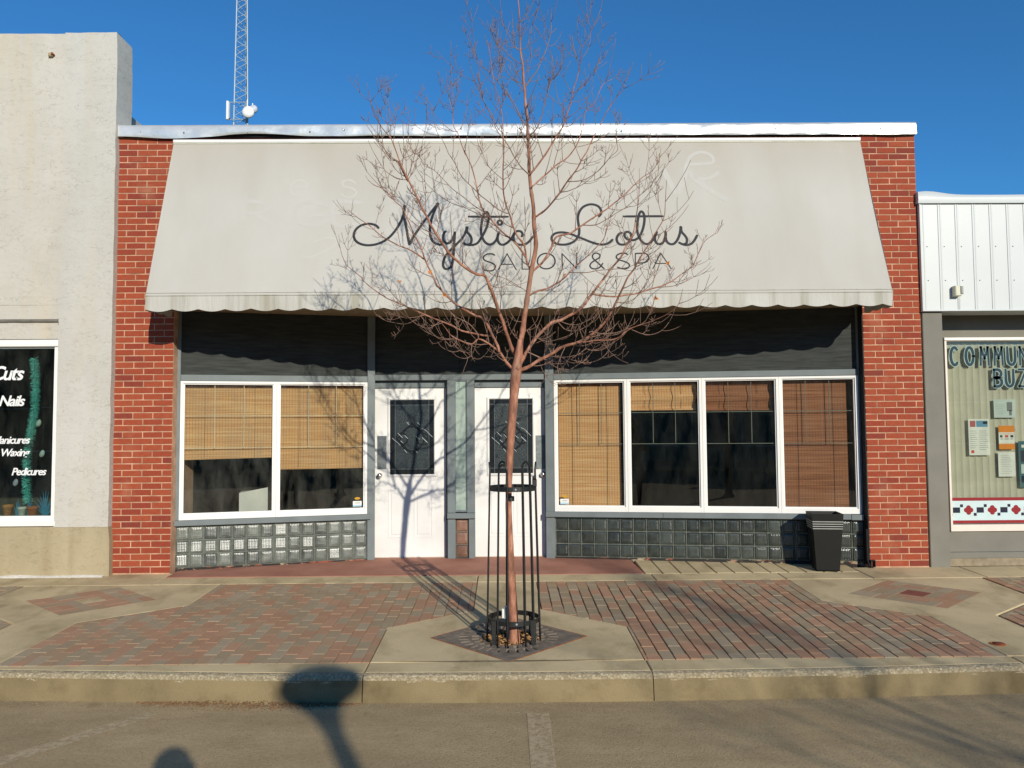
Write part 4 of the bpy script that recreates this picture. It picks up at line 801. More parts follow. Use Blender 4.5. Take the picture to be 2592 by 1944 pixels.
MB().box((-3.62, .03, 2.822), (3.79, .25, 4.69)).build('upper_wall', plain('old brick wall', L(120, 66, 50), .9), SAL)
MB().box((-3.62, .012, 2.80), (3.79, 1.0, 2.82)).build('soffit', M_soffit, SAL)
body = MB(); body.box((-4.25, .60, 2.9), (-4.05, 9, 4.5)); body.box((4.2, .60, 0), (4.42, 9, 4.5)); body.box((-4.25, .60, 0), (-4.03, 9, 2.9)); body.box((-4.05, 8.8, 0), (4.2, 9, 4.5)); body.box((-4.05, .25, 4.2), (4.2, 8.8, 4.4))
body.build('rear_walls', plain('rear block wall', L(130, 120, 108), .9), SAL)
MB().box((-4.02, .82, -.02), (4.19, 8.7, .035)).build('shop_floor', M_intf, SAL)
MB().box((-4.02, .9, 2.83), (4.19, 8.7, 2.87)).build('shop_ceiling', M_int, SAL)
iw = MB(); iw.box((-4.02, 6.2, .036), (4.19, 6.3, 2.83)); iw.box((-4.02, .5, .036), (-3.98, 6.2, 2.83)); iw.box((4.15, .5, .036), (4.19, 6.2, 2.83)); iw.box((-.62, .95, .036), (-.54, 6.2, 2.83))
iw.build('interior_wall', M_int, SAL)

# coping: dented sheet metal along the parapet
cp_ = MB(); NX = 340; prof = [(.30, 4.83), (.05, 4.815), (-.036, 4.80), (-.046, 4.775), (-.044, 4.73), (-.048, 4.69), (-.042, 4.668)]
vs = []
for i in range(NX + 1):
    x = -4.235 + 8.66 * i / NX
    for j, (y, z) in enumerate(prof):
        q = Vector((x * 2.1, z * 9, y * 3)); d = noise.noise(q) * .014 + noise.noise(Vector((x * 6.5, z * 14, 4))) * .006
        if j < 2: d *= .4
        drop = (.022 * math.exp(-((x + 3.6) / .35) ** 2) - .03 * math.exp(-((x + 2.75) / .4) ** 2) + .006 * noise.noise(Vector((x * 3, 0, 8)))) if j >= 5 else 0
        lean = .004 * (x / 4.3) if j < 5 else 0
        vs.append((x, y + d, z + lean + (d * .25 if j < 4 else 0) + drop * (-1 if j >= 5 else 1) * (1 if j == 6 else .5)))
m = len(prof); cp_.add(vs, [(i * m + j, i * m + m + j, i * m + m + j + 1, i * m + j + 1) for i in range(NX) for j in range(m - 1)])
cp_.add([vs[j] for j in range(m)] + [(-4.235, .3, 4.66)], [tuple(range(m + 1))]); cp_.add([vs[NX * m + j] for j in range(m)] + [(4.425, .3, 4.66)], [tuple(range(m + 1))[::-1]])
COPE = cp_.build('coping', M_galv, SAL, True)
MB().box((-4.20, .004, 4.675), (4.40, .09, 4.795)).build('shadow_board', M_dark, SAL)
sc = MB()
for i in range(15):
    x = -4.0 + i * .58 + random.uniform(-.12, .12); z = 4.70 + random.random() * .05
    sc.lathe([(.009, 0), (.009, .004), (0, .006)], (x, -.047, z), 8, 'Y')
tag(sc.build('coping_screw', M_chrome, COPE, True), kind='stuff')

# ---- slanted window walls
def wall_frame(A, B):
    A = Vector((A[0], A[1], 0)); B = Vector((B[0], B[1], 0)); d = (B - A).normalized(); o = Vector((d.y, -d.x, 0))
    return (lambda s, n, z: tuple(A + d * s - o * n + Vector((0, 0, z)))), math.atan2(d.y, d.x), (B - A).length
TL, AL, LL = wall_frame((-3.655, .12), (-1.576, .66))
TR, AR, LR = wall_frame((.395, .66), (3.79, .12))
# in these frames x runs along the wall, y is depth (negative = towards the street), z up
def block_wall(T, ang, s0, s1, z0, z1, cols, mat, base, cut=None):
    bk = MB().box((s0 - .03, .012, z0 - .045), (s1 + .02, .11, z1 + .012), T).build('block_wall', M_blkmort, SAL)
    cw, ch = (s1 - s0) / cols, (z1 - z0) / 3
    mb = MB(); j = .006; x, z = cw / 2 - j, ch / 2 - j; e = .013
    # rim sloping in to a slightly domed, ribbed face
    ring = lambda k, y: [(-x + k, y, -z + k), (x - k, y, -z + k), (x - k, y, z - k), (-x + k, y, z - k)]
    vs = ring(0, .03) + ring(0, .003) + ring(.006, -.001) + ring(.012, .008) + ring(.03, .004)
    fs = [(a * 4 + i, a * 4 + (i + 1) % 4, a * 4 + 4 + (i + 1) % 4, a * 4 + 4 + i) for a in range(4) for i in range(4)] + [(16, 17, 18, 19)]
    me = mb.add(vs, fs).mesh('glass_block', mat)
    # some ribbed faces lean back, shaped to throw the sun's glint at the view
    tl = MB().add(ring(0, .03) + ring(0, .003) + ring(.006, -.001) + ring(.012, .008) + ring(.02, .007), fs[:-1])
    xi, zi, nr = x - .02, z - .02, 5
    for k in range(nr):
        za, zb = -zi + 2 * zi * k / nr, -zi + 2 * zi * (k + 1) / nr; dy = .27 * (zb - za)
        tl.add([(-xi, -.001, za), (xi, -.001, za), (xi, -.001 + dy, zb), (-xi, -.001 + dy, zb), (-xi, -.001 + dy, za), (xi, -.001 + dy, za)], [(0, 1, 2, 3), (4, 5, 1, 0), (0, 3, 4), (1, 5, 2)])
    me_t = tl.mesh('glass_block', mat, False, False)
    for c in range(cols):
        for r_ in range(3):
            s = s0 + (c + .5) * cw; zz = z0 + (r_ + .5) * ch
            o = link('glass_block', me_t if (mat is M_blk and ((r_ == 1 and c < 8) or (c * 7 + r_ * 3) % 11 == 0)) else me, bk, Vector(T(s, random.uniform(-.001, .002), zz)))
            o.rotation_euler = (random.uniform(-.03, .03) , random.uniform(-.004, .004), ang + random.uniform(-.03, .03))
    MB().box((s0 - .04, .004, z0 - .12), (s1 + .02, .10, z0 - .005), T).build('base_strip', base, SAL)
def m_base():
    m = N('peeling black base paint')
    f = m.ramp(m.noise(6, (1, 1, 2.5), 6, .7), [(.52, (0, 0, 0, 1)), (.58, (1, 1, 1, 1))])
    f2 = m.ramp(m.noise(5, (1, 1, 2), 4), [(.45, (0, 0, 0, 1)), (.55, (1, 1, 1, 1))])
    c = m.mix(f, L(48, 46, 44), m.mix(f2, L(150, 82, 62), L(160, 146, 122)))
    m.bsdf(c, .85, 0, .25, f, .5, .006); return m.m
M_base = m_base()
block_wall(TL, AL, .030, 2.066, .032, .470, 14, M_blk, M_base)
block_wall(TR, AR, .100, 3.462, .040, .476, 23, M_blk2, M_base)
def trim(T, boxes, name, mat=M_grey):
    for a, b in boxes: MB().chbox(a, b, .004, T).build(name, mat, SAL)
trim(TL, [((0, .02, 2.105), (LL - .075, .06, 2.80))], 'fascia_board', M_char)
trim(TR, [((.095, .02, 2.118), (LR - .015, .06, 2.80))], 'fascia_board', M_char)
trim(TL, [((-.03, -.012, .535), (.066, .06, 2.80)), ((2.064, -.014, 0.01), (2.150, .075, 2.80))], 'post')
trim(TR, [((-.012, -.016, 0.01), (.088, .075, 2.80)), ((3.414, -.012, .545), (3.440, .06, 2.80))], 'post')
trim(TL, [((.066, -.018, 2.036), (2.064, .06, 2.105))], 'head_trim'); trim(TR, [((.088, -.018, 2.050), (3.414, .06, 2.118))], 'head_trim')
trim(TL, [((-.025, -.045, .477), (2.098, .08, .537))], 'sill_board')
trim(TR, [((-.012, -.045, .486), (1.30, .08, .546)), ((1.302, -.044, .486), (3.30, .08, .546)), ((3.302, -.046, .482), (3.43, .08, .542))], 'sill_board')
def window(T, s0, s1, z0, z1, gl, label=None, gcol=M_white, nv=2, zs=(1.656, 1.306), bl=(.028, .028, .055, .024)):
    fr = MB(); fr.frame((s0, -.022, z0), (s1, .05, z1), bl, T)
    o = (s0 + bl[0], z0 + bl[2]); p = (s1 - bl[1], z1 - bl[3])
    fr.frame((o[0] - .0, -.006, o[1]), (p[0], .04, p[1]), (.014, .014, .014, .012), T)
    W = fr.build('window', M_white, SAL)
    a, b = (o[0] + .013, o[1] + .013), (p[0] - .013, p[1] - .011)
    MB().box((a[0], .014, a[1]), (b[0], .020, b[1]), T).build('pane', gl, W)
    wd = b[0] - a[0]
    for k in range(1, nv + 1):
        s = a[0] + wd * k / (nv + 1); MB().box((s - .0035, .0225, zs[1]), (s + .0035, .027, b[1]), T).build('glazing_bar', gcol, W)
    for z in zs: MB().box((a[0], .0275, z - .0035), (b[0], .032, z + .0035), T).build('glazing_bar', gcol, W)
    return W, a, b
M_bargrey = flat('grey glazing bar', L(120, 126, 118)); M_barwhite = flat('pale glazing bar', L(232, 218, 190))
wins = []
for (s0, s1) in ((.068, 1.064), (1.066, 2.062)): wins.append((TL, AL) + window(TL, s0, s1, .539, 2.034, M_ghaze, gcol=M_barwhite))
for i in range(4):
    s0 = .092 + i * .8305; wins.append((TR, AR) + window(TR, s0, s0 + .8285, .548, 2.046, M_gdark, gcol=M_bargrey, zs=(1.666, 1.312)))
# small stickers in two corners
M_stb = flat('pale blue sticker', L(168, 196, 210)); M_stw = flat('white sticker print', L(226, 228, 222)); M_sty = flat('amber sticker', L(196, 148, 40)); M_stn = flat('sticker lettering', L(70, 84, 92))
for (T, sx, zz, W) in ((TL, 1.905, .622, wins[1][2]), (TR, .152, .626, wins[2][2])):
    k = MB().box((sx, .009, zz), (sx + .098, .0125, zz + .062), T).build('sticker', M_stw, W)
    MB().box((sx, .0075, zz), (sx + .098, .0088, zz + .02), T).build('sticker_band', M_stb, k)
    MB().box((sx + .022, .0078, zz + .038), (sx + .082, .0086, zz + .043), T).build('sticker_print', M_stn, k)
    pts = [(.05 + .032 * math.cos(a * .5236), .092 + .014 * math.sin(a * .5236)) for a in range(12)]
    MB().add([T(sx + x, .0095, zz + z) for x, z in pts] + [T(sx + x, .0125, zz + z) for x, z in pts], [tuple(range(12))] + [(i, (i + 1) % 12, 12 + (i + 1) % 12, 12 + i) for i in range(12)]).build('sticker', M_sty, W)
# bamboo blinds hang inside
def blind(T, s0, s1, zb, zt, mat, label, sag=.0, slope=0.):
    mb = MB(); nz = 40; ns = 6; vs = []
    for j in range(nz + 1):
        for i in range(ns + 1):
            u, v = i / ns, j / nz; z = zt + (zb + slope * (u - .5) - zt) * v
            n_ = .012 * math.sin(v * 9) * sag + .004 * noise.noise(Vector((u * 3, v * 5, s0)))
            vs += [T(s0 + (s1 - s0) * u + sag * .02 * math.sin(v * 5), .085 + n_, z)]
    b = len(vs); vs += [T(s0 + (s1 - s0) * (k % (ns + 1)) / ns, .094 + .012 * math.sin((k // (ns + 1)) / nz * 9) * sag, zt + (zb + slope * ((k % (ns + 1)) / ns - .5) - zt) * (k // (ns + 1)) / nz) for k in range(b)]
    q = ns + 1
    mb.add(vs, [f for j in range(nz) for i in range(ns) for f in ((j * q + i, j * q + i + 1, j * q + q + i + 1, j * q + q + i), (b + j * q + i, b + j * q + q + i, b + j * q + q + i + 1, b + j * q + i + 1))])
    R = thing('bamboo_blind', T((s0 + s1) / 2, .085, zb), label, 'blind', 'bamboo blinds in the shop windows')
    mb.build('woven_slats', mat, R)
    MB().box((s0, .078, zt - .008), (s1, .10, zt + .022), T).build('head_rail', M_bam2, R)
    MB().box((s0, .080, zb - .010 - slope * .0), (s1, .096, zb + .010), T).build('bottom_rail', mat, R) if abs(slope) < .001 else None
    for f in (.22, .78):
        s = s0 + (s1 - s0) * f; MB().tube([T(s, .079, zt) + (.0016,), T(s + .004, .079, (zt + zb) / 2) + (.0016,), T(s, .079, zb + .01) + (.0016,)], 5).build('cord', M_dark, R)
    return R
blind(TL, .10, 1.035, 1.185, 1.985, M_bam, 'tan bamboo blind drawn two thirds down in the leftmost salon window', slope=.014)
blind(TL, 1.10, 2.035, 1.065, 1.985, M_bam, 'tan bamboo blind drawn two thirds down beside the left white door')
blind(TR, .135, .845, .600, 1.985, M_bam, 'golden bamboo blind let fully down beside the right white door')
blind(TR, .955, 1.690, 1.700, 1.985, M_bam, 'short tan bamboo blind rolled up near the top of its window', sag=1)
blind(TR, 1.790, 2.520, 1.690, 1.985, M_bam2, 'short brown bamboo blind rolled up near the top of its window', sag=1)
blind(TR, 2.640, 3.315, .600, 1.985, M_bam2, 'dark brown bamboo blind let fully down by the right brick pier')
# things standing inside
wb = MB(); q = [(.70, .60), (.985, .60), (.985, 1.02 - .13), (.70, .86 - .035)]
q = [(.66, .30), (.97, .30), (.97, .845), (.66, .79)]
wb.add([TL(x, .30, z) for x, z in q] + [TL(x, .318, z) for x, z in q], [(0, 1, 2, 3), (7, 6, 5, 4)] + [(i, i + 4, (i + 1) % 4 + 4, (i + 1) % 4) for i in range(4)])
R = thing('white_cabinet', TL(.82, .31, .04), 'white cabinet standing inside behind the leftmost salon window', 'cabinet')
wb.build('front_panel', plain('white laminate', (.7, .69, .66, 1), .5, var=.05), R)
MB().box((.665, .319, .036), (.965, .62, .79), TL).build('carcass', M_white, R)

# ---- door bay
def yb(a, b, name, mat=M_grey, par=SAL, c=.004): return MB().chbox(a, b, c).build(name, mat, par)
yb((-1.60, .675, 2.058), (.41, .80, 2.124), 'head_trim')
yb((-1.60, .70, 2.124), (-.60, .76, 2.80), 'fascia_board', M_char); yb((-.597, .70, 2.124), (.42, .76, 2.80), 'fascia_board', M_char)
for x0, x1 in ((-1.596, -.752), (-.432, .394)):
    yb((x0, .745, 1.974), (x1, .80, 2.057), 'transom_panel')
    yb((x0 - .02, .735, 2.05), (x1 + .02, .744, 2.0575), 'transom_shade_line', M_dark)  # dark strip standing in for the recess shadow above the transom
yb((-.746, .672, .535), (-.655, .82, 2.058), 'post'); yb((-.522, .672, .535), (-.432, .82, 2.058), 'post')
yb((-.748, .640, .472), (-.430, .82, .534), 'sill_board')
yb((-.744, .674, .01), (-.655, .82, .471), 'post'); yb((-.502, .674, .01), (-.433, .82, .471), 'post')
yb((-.655, .69, .01), (-.502, .70, .022), 'base_strip', M_dark)
sl_ = yb((-.656, .700, .545), (-.521, .706, 2.058), 'sidelight', M_frost)
MB().frame((-.655, .685, .545), (-.522, .712, 2.057), (.008, .008, .02, .012)).build('sidelight_bead', M_grey, sl_)
TM = lambda s, n, z: (s, .70 + n, z)
block_wall(TM, 0, -.650, -.507, .030, .466, 1, M_blk3, M_dark)
# shade on the right reveals of the door bays, put into dark strips
for x in (-.752, .392): MB().box((x - .010, .690, .012), (x + .004, .80, 2.05)).build('jamb_shade_strip', M_dark, SAL)
def door(x0, x1, hinge, label, lite, plate, knob):
    D = MB().box((x0, .765, .028), (x1, .81, 1.968)).build('door', M_door, SAL); tag(D, label)
    lx0, lx1, lz0, lz1 = lite
    MB().frame((lx0 - .026, .750, lz0 - .026), (lx1 + .026, .764, lz1 + .026), (.026,) * 4).build('lite_moulding', M_door, D)
    MB().frame((lx0 - .016, .742, lz0 - .016), (lx1 + .016, .7505, lz1 + .016), (.010,) * 4).build('lite_bead', M_door, D)
    P = MB().box((lx0 + .06, .7530, lz0 + .06), (lx1 - .06, .764, lz1 - .06)).build('pane', M_dglass, D)
    MB().frame((lx0, .7545, lz0), (lx1, .7642, lz1), (.0605,) * 4).build('pane_border', M_dborder, D)
    c = MB(); lw = .0035; tt = lambda x, y, h: (x, .7525 - h, y)
    for x in (lx0 + .06, lx1 - .06): ribbon(c, [(x, lz0), (x, lz1)], .006, tt, .003, False)
    for z in (lz0 + .06, lz1 - .06): ribbon(c, [(lx0, z), (lx1, z)], .006, tt, .0026, False)
    c.build('lead_came', M_lead, D)
    U = lambda u, v: (lx0 + (lx1 - lx0) * (u - 506) / 969, lz1 - (lz1 - lz0) * v / 1632)
    wv = MB(); ci = lambda cx, cz, rx, rz: [U(cx + rx * math.cos(i * .3927), cz + rz * math.sin(i * .3927)) for i in range(17)]
    for k, st in enumerate((ci(990, 860, 260, 270), [U(660, 860), U(990, 520), U(1320, 860), U(990, 1190), U(660, 860)], ci(760, 860, 130, 130), ci(1220, 860, 130, 130))):
        ribbon(wv, st, .017, tt, .0012 + .0002 * k, False)
    wv.build('woven_lead', M_dborder, D)
    bev = MB()
    for k, st in enumerate((((560, 840), (660, 930), (740, 1000)), ((680, 730), (780, 830)), ((740, 900), (800, 950)), ((830, 780), (900, 850)), ((870, 490), (925, 545)), ((1110, 500), (1170, 560)), ((1210, 630), (1290, 670), (1440, 820)), ((1080, 800), (1160, 870)), ((1215, 830), (1330, 940)), ((1060, 1110), (1110, 1160)), ((820, 1090), (880, 1160)))):
        ribbon(bev, [U(*p) for p in st], .008 if k == 8 else .005, lambda x, y, h: (x, .7500 - h, y), .002, False)
    bev.build('bevelled_glass', plain('bevelled glass', L(190, 198, 198), .12, .2, .9, var=.3, sc=25), D)
    w_ = (x1 - x0); 
    for f0, f1 in ((.19, .45), (.55, .81)):
        a, b = x0 + w_ * f0, x0 + w_ * f1
        MB().frame((a, .7595, .25), (b, .7645, .80), (.012,) * 4).build('panel_moulding', M_door, D)
        MB().chbox((a + .035, .760, .285), (b - .035, .7645, .765), .0035).build('raised_panel', M_door, D)
    MB().chbox((plate[0], .756, plate[2]), (plate[1], .7645, plate[3]), .002).build('push_plate', M_plate, D)
    K = MB().lathe([(.030, .0), (.030, .006), (.014, .010), (.012, .03), (.022, .038), (.027, .05), (.024, .062), (.012, .068), (0, .069)], (knob[0], .765, knob[1]), 20, 'Y').build('knob', M_chrome, D, True)
    MB().lathe([(.006, 0), (.006, .004), (0, .005)], (knob[0], .695, knob[1]), 10, 'Y').build('keyhole', M_dark, K)
    MB().chbox((x0, .755, .008), (x1, .80, .027), .003).build('threshold', plain('pale sill', L(208, 196, 178), .7, var=.15), D)
door(-1.590, -.765, 'R', 'white door with dark diamond pane left of the sidelight', (-1.414, -.903, .974, 1.836), (-1.561, -1.454, 1.036, 1.420), (-1.533, .963))
door(-.431, .381, 'L', 'white door with dark diamond pane behind the tree', (-.263, .241, .978, 1.839), (.276, .384, 1.024, 1.412), (.352, .966))
# ------------------------------------------------------------------ awning
AT, AB = Vector((0, -.030, 4.615)), Vector((0, -.650, 2.835)); ADV = (AB - AT); ALEN = ADV.length; ADV.normalize()
ANO = Vector((1, 0, 0)).cross(ADV); ANO = ANO if ANO.y < 0 else -ANO
AX0, AX1 = -3.637, 3.806
AW = thing('awning', (.08, -.3, 2.69), 'wide pale grey canvas awning with scalloped valance and script lettering', 'awning')
def AP(x, t, h): return tuple(AT + ADV * t + ANO * h + Vector((x, 0, 0)))
def bow(x, t):
    i = 60 * (x - AX0) / (AX1 - AX0); f = t / ALEN
    return 0 if f <= 0 or f >= 1 else -.010 * math.sin(math.pi * f) * (.6 + .4 * math.sin(i * .55)) + .004 * noise.noise(Vector((x * .9, t * 1.2, 2))) * min(1, 8 * f, 8 * (1 - f))
cv = MB(); nx, nt_ = 120, 32; vs = []
for j in range(nt_ + 1):
    for i in range(nx + 1):
        x = AX0 + (AX1 - AX0) * i / nx; t = ALEN * j / nt_
        vs.append(AP(x, t, bow(x, t)))
q = nx + 1
cv.add(vs, [(j * q + i, j * q + i + 1, j * q + q + i + 1, j * q + q + i) for j in range(nt_) for i in range(nx)])
CAN = cv.build('canopy', M_fab, AW, True)
# valance: scalloped, about 29 scallops, slightly wavy hang
va = MB(); NV = 580; vs = []; SCW = .262
for i in range(NV + 1):
    x = AX0 + (AX1 - AX0) * i / NV
    k = abs(math.sin(math.pi * (x - AX0) / SCW)); zb = 2.690 + .010 * (1 - k * 1.0) - .014 * k + .012 * (x - AX0) / (AX1 - AX0) * 1.4 + .003 * noise.noise(Vector((x * 4, 1, 1)))
    wv = .010 * math.sin(2 * math.pi * (x - AX0) / .57 + 1.3 * noise.noise(Vector((x, 0, 3)))) + .006 * noise.noise(Vector((x * 2.4, 5, 0)))
    for f in (0, .33, .66, 1): vs.append((x, -.652 + wv * f * f, 2.833 + (zb - 2.833) * f))
va.add(vs, [(i * 4 + j, i * 4 + 4 + j, i * 4 + 5 + j, i * 4 + 1 + j) for i in range(NV) for j in range(3)])
va.build('valance', M_val, AW, True)
# seams and rails
for dt, r_, mt in ((-.030, .0035, M_val), (.0, .006, M_val)):
    MB().tube([AP(AX0, ALEN + dt, .004) + (r_,), AP(AX1, ALEN + dt, .004) + (r_,)], 6).build('hem_seam', mt, AW)
MB().chbox((AX0 - .002, -.052, 4.600), (AX1 + .002, .012, 4.632), .004).build('head_rail', M_white, AW)
MB().box((AX0, -.046, 4.588), (AX1, -.030, 4.5995)).build('clamp_strip', plain('clamp strip', L(196, 196, 180), .5), AW)
for x, sg in ((AX0, 1), (AX1, -1)):
    # triangular end panel with its own scalloped skirt
    mb = MB(); n_ = 30; top = []; bot = []
    for i in range(n_ + 1):
        t = i / n_; p = AT + ADV * ALEN * t; top.append((x, p.y, p.z)); 
        zb = 2.833 - .10 * t ** .5 - .022 * abs(math.sin(math.pi * t * 3.0)) if i else 2.833
        bot.append((x + sg * .004, p.y, min(p.z, zb)))
    mb.add(top + bot, [(i, i + 1, n_ + 2 + i, n_ + 1 + i) for i in range(n_)]); mb.build('end_panel', M_val, AW)
    sk = MB(); vs = []
    for i in range(41):
        y = -.65 + .63 * i / 40; k = abs(math.sin(math.pi * (y + .65) / .21)); vs += [(x + sg * .006, y, 2.84), (x + sg * .006 + sg * .006 * math.sin(y * 14), y, 2.700 - .016 * k + .02 * (i / 40))]
    sk.add(vs, [(i * 2, i * 2 + 2, i * 2 + 3, i * 2 + 1) for i in range(40)]); sk.build('end_skirt', M_val, AW)
fr = MB(); fr.tube([(AX0 + .02, -.63, 2.80, .014), (AX1 - .02, -.63, 2.80, .014)], 8)
for i in range(6):
    x = AX0 + .03 + (AX1 - AX0 - .06) * i / 5; fr.tube([(x, -.02, 2.80, .012), (x, -.63, 2.80, .012)], 6); fr.tube([(x, .0, 4.50, .012), (x, -.585, 2.80, .012)], 6)
fr.build('frame', M_steel, AW)
le = MB(); AT3 = lambda x, t, h: AP(x, t, h + bow(x, t) + .0004)
for st in SCRIPT_STROKES: ribbon(le, catmull([(a, b) for a, b in st], 5), .0265, AT3, .0018)
for st in SMALL_CURVES: ribbon(le, catmull(st, 5), .0155, AT3, .0016)
for st in SMALL_LINES:
    for a, b in zip(st, st[1:]): ribbon(le, [a, b], .0155, AT3, .0016)
# the strokes swell at the tops of the M
for (x, t) in (SCRIPT_STROKES[0][-1], SCRIPT_STROKES[2][-1], SCRIPT_STROKES[6][0], SCRIPT_STROKES[16][0]):
    le.lathe([(.017, 0), (.017, .001), (0, .001)], (0, 0, 0), 12); b0 = len(le.v) - 36
    le.v[b0:] = [AT3(x + vx, t + vy * 1.3, .0014 + vz) for vx, vy, vz in le.v[b0:]]
le.build('lettering', M_letter, AW)
for st, wd in GHOST:
    gh = MB(); ribbon(gh, catmull(st, 5) if len(st) > 2 else st, wd, AT3, .0004); gh.build('removed_letter', M_ghost2 if wd > .03 else M_ghost, AW)

# ------------------------------------------------------------------ stucco building on the left
ST = thing('stucco_building', (-7.5, 1, 0), 'taller cream stucco shop at the left edge with a decorated window', 'shop')
SX = -4.237
def rough_box(a, b, mat, name, amp=.008, seg=.12):
    (x0, y0, z0), (x1, y1, z1) = a, b; mb = MB()
    nx_, nz_ = max(2, int((x1 - x0) / seg)), max(2, int((z1 - z0) / seg)); vs = []
    for j in range(nz_ + 1):
        for i in range(nx_ + 1):
            x = x0 + (x1 - x0) * i / nx_; z = z0 + (z1 - z0) * j / nz_; n_ = noise.noise(Vector((x * 5, z * 5, 1))) * amp
            e = noise.noise(Vector((x * 4, z * 4, 6))) * amp
            vs.append((x + (e if i == nx_ else 0) - (.012 if i == nx_ and j == nz_ else 0), y0 + n_, z + (e if j == nz_ else 0)))
    q_ = nx_ + 1
    fs = [(j * q_ + i, j * q_ + i + 1, j * q_ + q_ + i + 1, j * q_ + q_ + i) for j in range(nz_) for i in range(nx_)]
    b0 = len(vs)
    tops = [vs[nz_ * q_ + i] for i in range(q_)]; rts = [vs[j * q_ + nx_] for j in range(nz_ + 1)]
    vs += [(x, y0 + .06, z + .010) for x, y, z in tops]; fs += [(nz_ * q_ + i, nz_ * q_ + i + 1, b0 + i + 1, b0 + i) for i in range(nx_)]
    b1 = len(vs); vs += [(x, y1, z - .03) for x, y, z in tops]; fs += [(b0 + i, b0 + i + 1, b1 + i + 1, b1 + i) for i in range(nx_)]
    b2 = len(vs); vs += [(x + noise.noise(Vector((1, z * 6, 3))) * amp, y1, z) for x, y, z in rts]
    fs += [(j * q_ + nx_, b2 + j, b2 + j + 1, (j + 1) * q_ + nx_) for j in range(nz_)]
    return mb.add(vs, fs).build(name, mat, ST, False)
WX1, WZ0, WZ1 = -4.797, .515, 2.475     # window opening right edge and heights
rough_box((-4.80, -.085, .50), (SX, .27, 5.80), M_stuc_g, 'pilaster')
rough_box((-9.6, -.068, 2.69), (-4.80, .27, 5.796), M_stuc, 'front_wall')
rough_box((-9.6, -.078, -.08), (SX + .012, .27, .503), M_stuc_b, 'base_wall')
rough_box((-9.6, -.066, 2.478), (-4.80, .25, 2.655), M_stuc, 'lintel_band')
MB().chbox((-9.6, -.085, 2.652), (-4.795, .1, 2.688), .012).build('ledge', plain('grey ledge', L(112, 108, 98), .9, var=.2), ST)
MB().box((-9.6, -.072, 2.84), (-4.801, -.06, 2.89)).build('band', M_stuc, ST)
sb = MB(); sb.box((-10.2, .27, -.08), (-9.6, 10, 5.5)); sb.box((-9.6, 9.8, 0), (-4.25, 10, 5.3)); sb.box((-4.46, .28, -.08), (-4.26, 10, 4.6)); sb.box((-9.6, .27, 5.0), (-4.46, 9.8, 5.2)); sb.box((-10.2, -.06, -.08), (-9.601, .27, 5.7))
sb.build('side_walls', M_stuc, ST)
MB().box((-9.6, .25, .0), (-4.47, 6, .06)).build('shop_floor', M_intf, ST); MB().box((-9.6, 4.9, .06), (-4.47, 5, 4.9)).build('interior_wall', M_int, ST)
WN = MB(); WN.frame((-7.4, -.062, .515), (WX1, .06, 2.472), (.05, .050, .085, .075)); WN.frame((-7.35, -.040, .60), (WX1 - .051, .05, 2.396), (.012, .012, .014, .014))
WN = WN.build('window', M_white, ST)
MB().chbox((-7.42, -.080, 2.398), (WX1 + .004, -.0625, 2.432), .004).build('head_moulding', M_white, WN)
MB().chbox((-7.42, -.092, .512), (WX1 + .006, -.0625, .562), .004).build('window_sill', M_white, WN)
MB().box((-7.34, -.012, .612), (WX1 - .062, -.006, 2.384)).build('pane', M_glass, WN)
MB().box((-9.6, .2, .06), (-7.401, .22, 2.478)).build('infill_wall', M_stuc, ST); MB().box((-9.6, -.06, .50), (-7.401, .2, 2.48)).build('wall_panel', M_stuc, ST)
M_wl = flat('white window lettering', (.78, .78, .76, 1))
for s_, xr, zb, sz in (('Cuts', -5.205, 2.052, .205), ('Nails', -5.185, 1.775, .155), ('Manicures', -5.118, 1.375, .110), ('Waxing', -5.122, 1.243, .110), ('Pedicures', -4.938, 1.042, .108)):
    wt = MB(); text_mesh(wt, s_, sz, lambda x, y: (xr + x, -.0145, zb + y), .28, sz * .022, 'RIGHT', .86); wt.build('window_word', M_wl, WN)
# tinsel garland, hanging eggs, pots and blades inside the window
ga = MB(); rnd = random.Random(9)
for i in range(2600):
    t = rnd.random(); z = .74 + 1.55 * t; x = -5.155 + .03 * math.sin(z * 4.2) - .03 * (1 - t); a = rnd.random() * 6.283; l_ = rnd.uniform(.02, .055)
    p = Vector((x, .10, z)); d = Vector((math.cos(a), math.sin(a), rnd.uniform(-.7, .5))) * l_; s = Vector((0, 0, .003)) + d.cross(Vector((0, 0, 1))).normalized() * .0015
    ga.add([p, p + d + s * .3, p + d - s * .3, p - s], [(0, 1, 2, 3)])
G_ = thing('tinsel_garland', (-5.16, .10, .74), 'teal tinsel garland hanging vertically in the left shop window', 'garland')
ga.build('tinsel', plain('teal foil', L(120, 214, 206), .4, .0, .6, var=.45, sc=80), G_, fix=False)
MB().tube([(-5.155, .10, .72, .002), (-5.14, .10, 1.5, .002), (-5.15, .10, 2.36, .002)], 5).build('string', M_dark, G_)
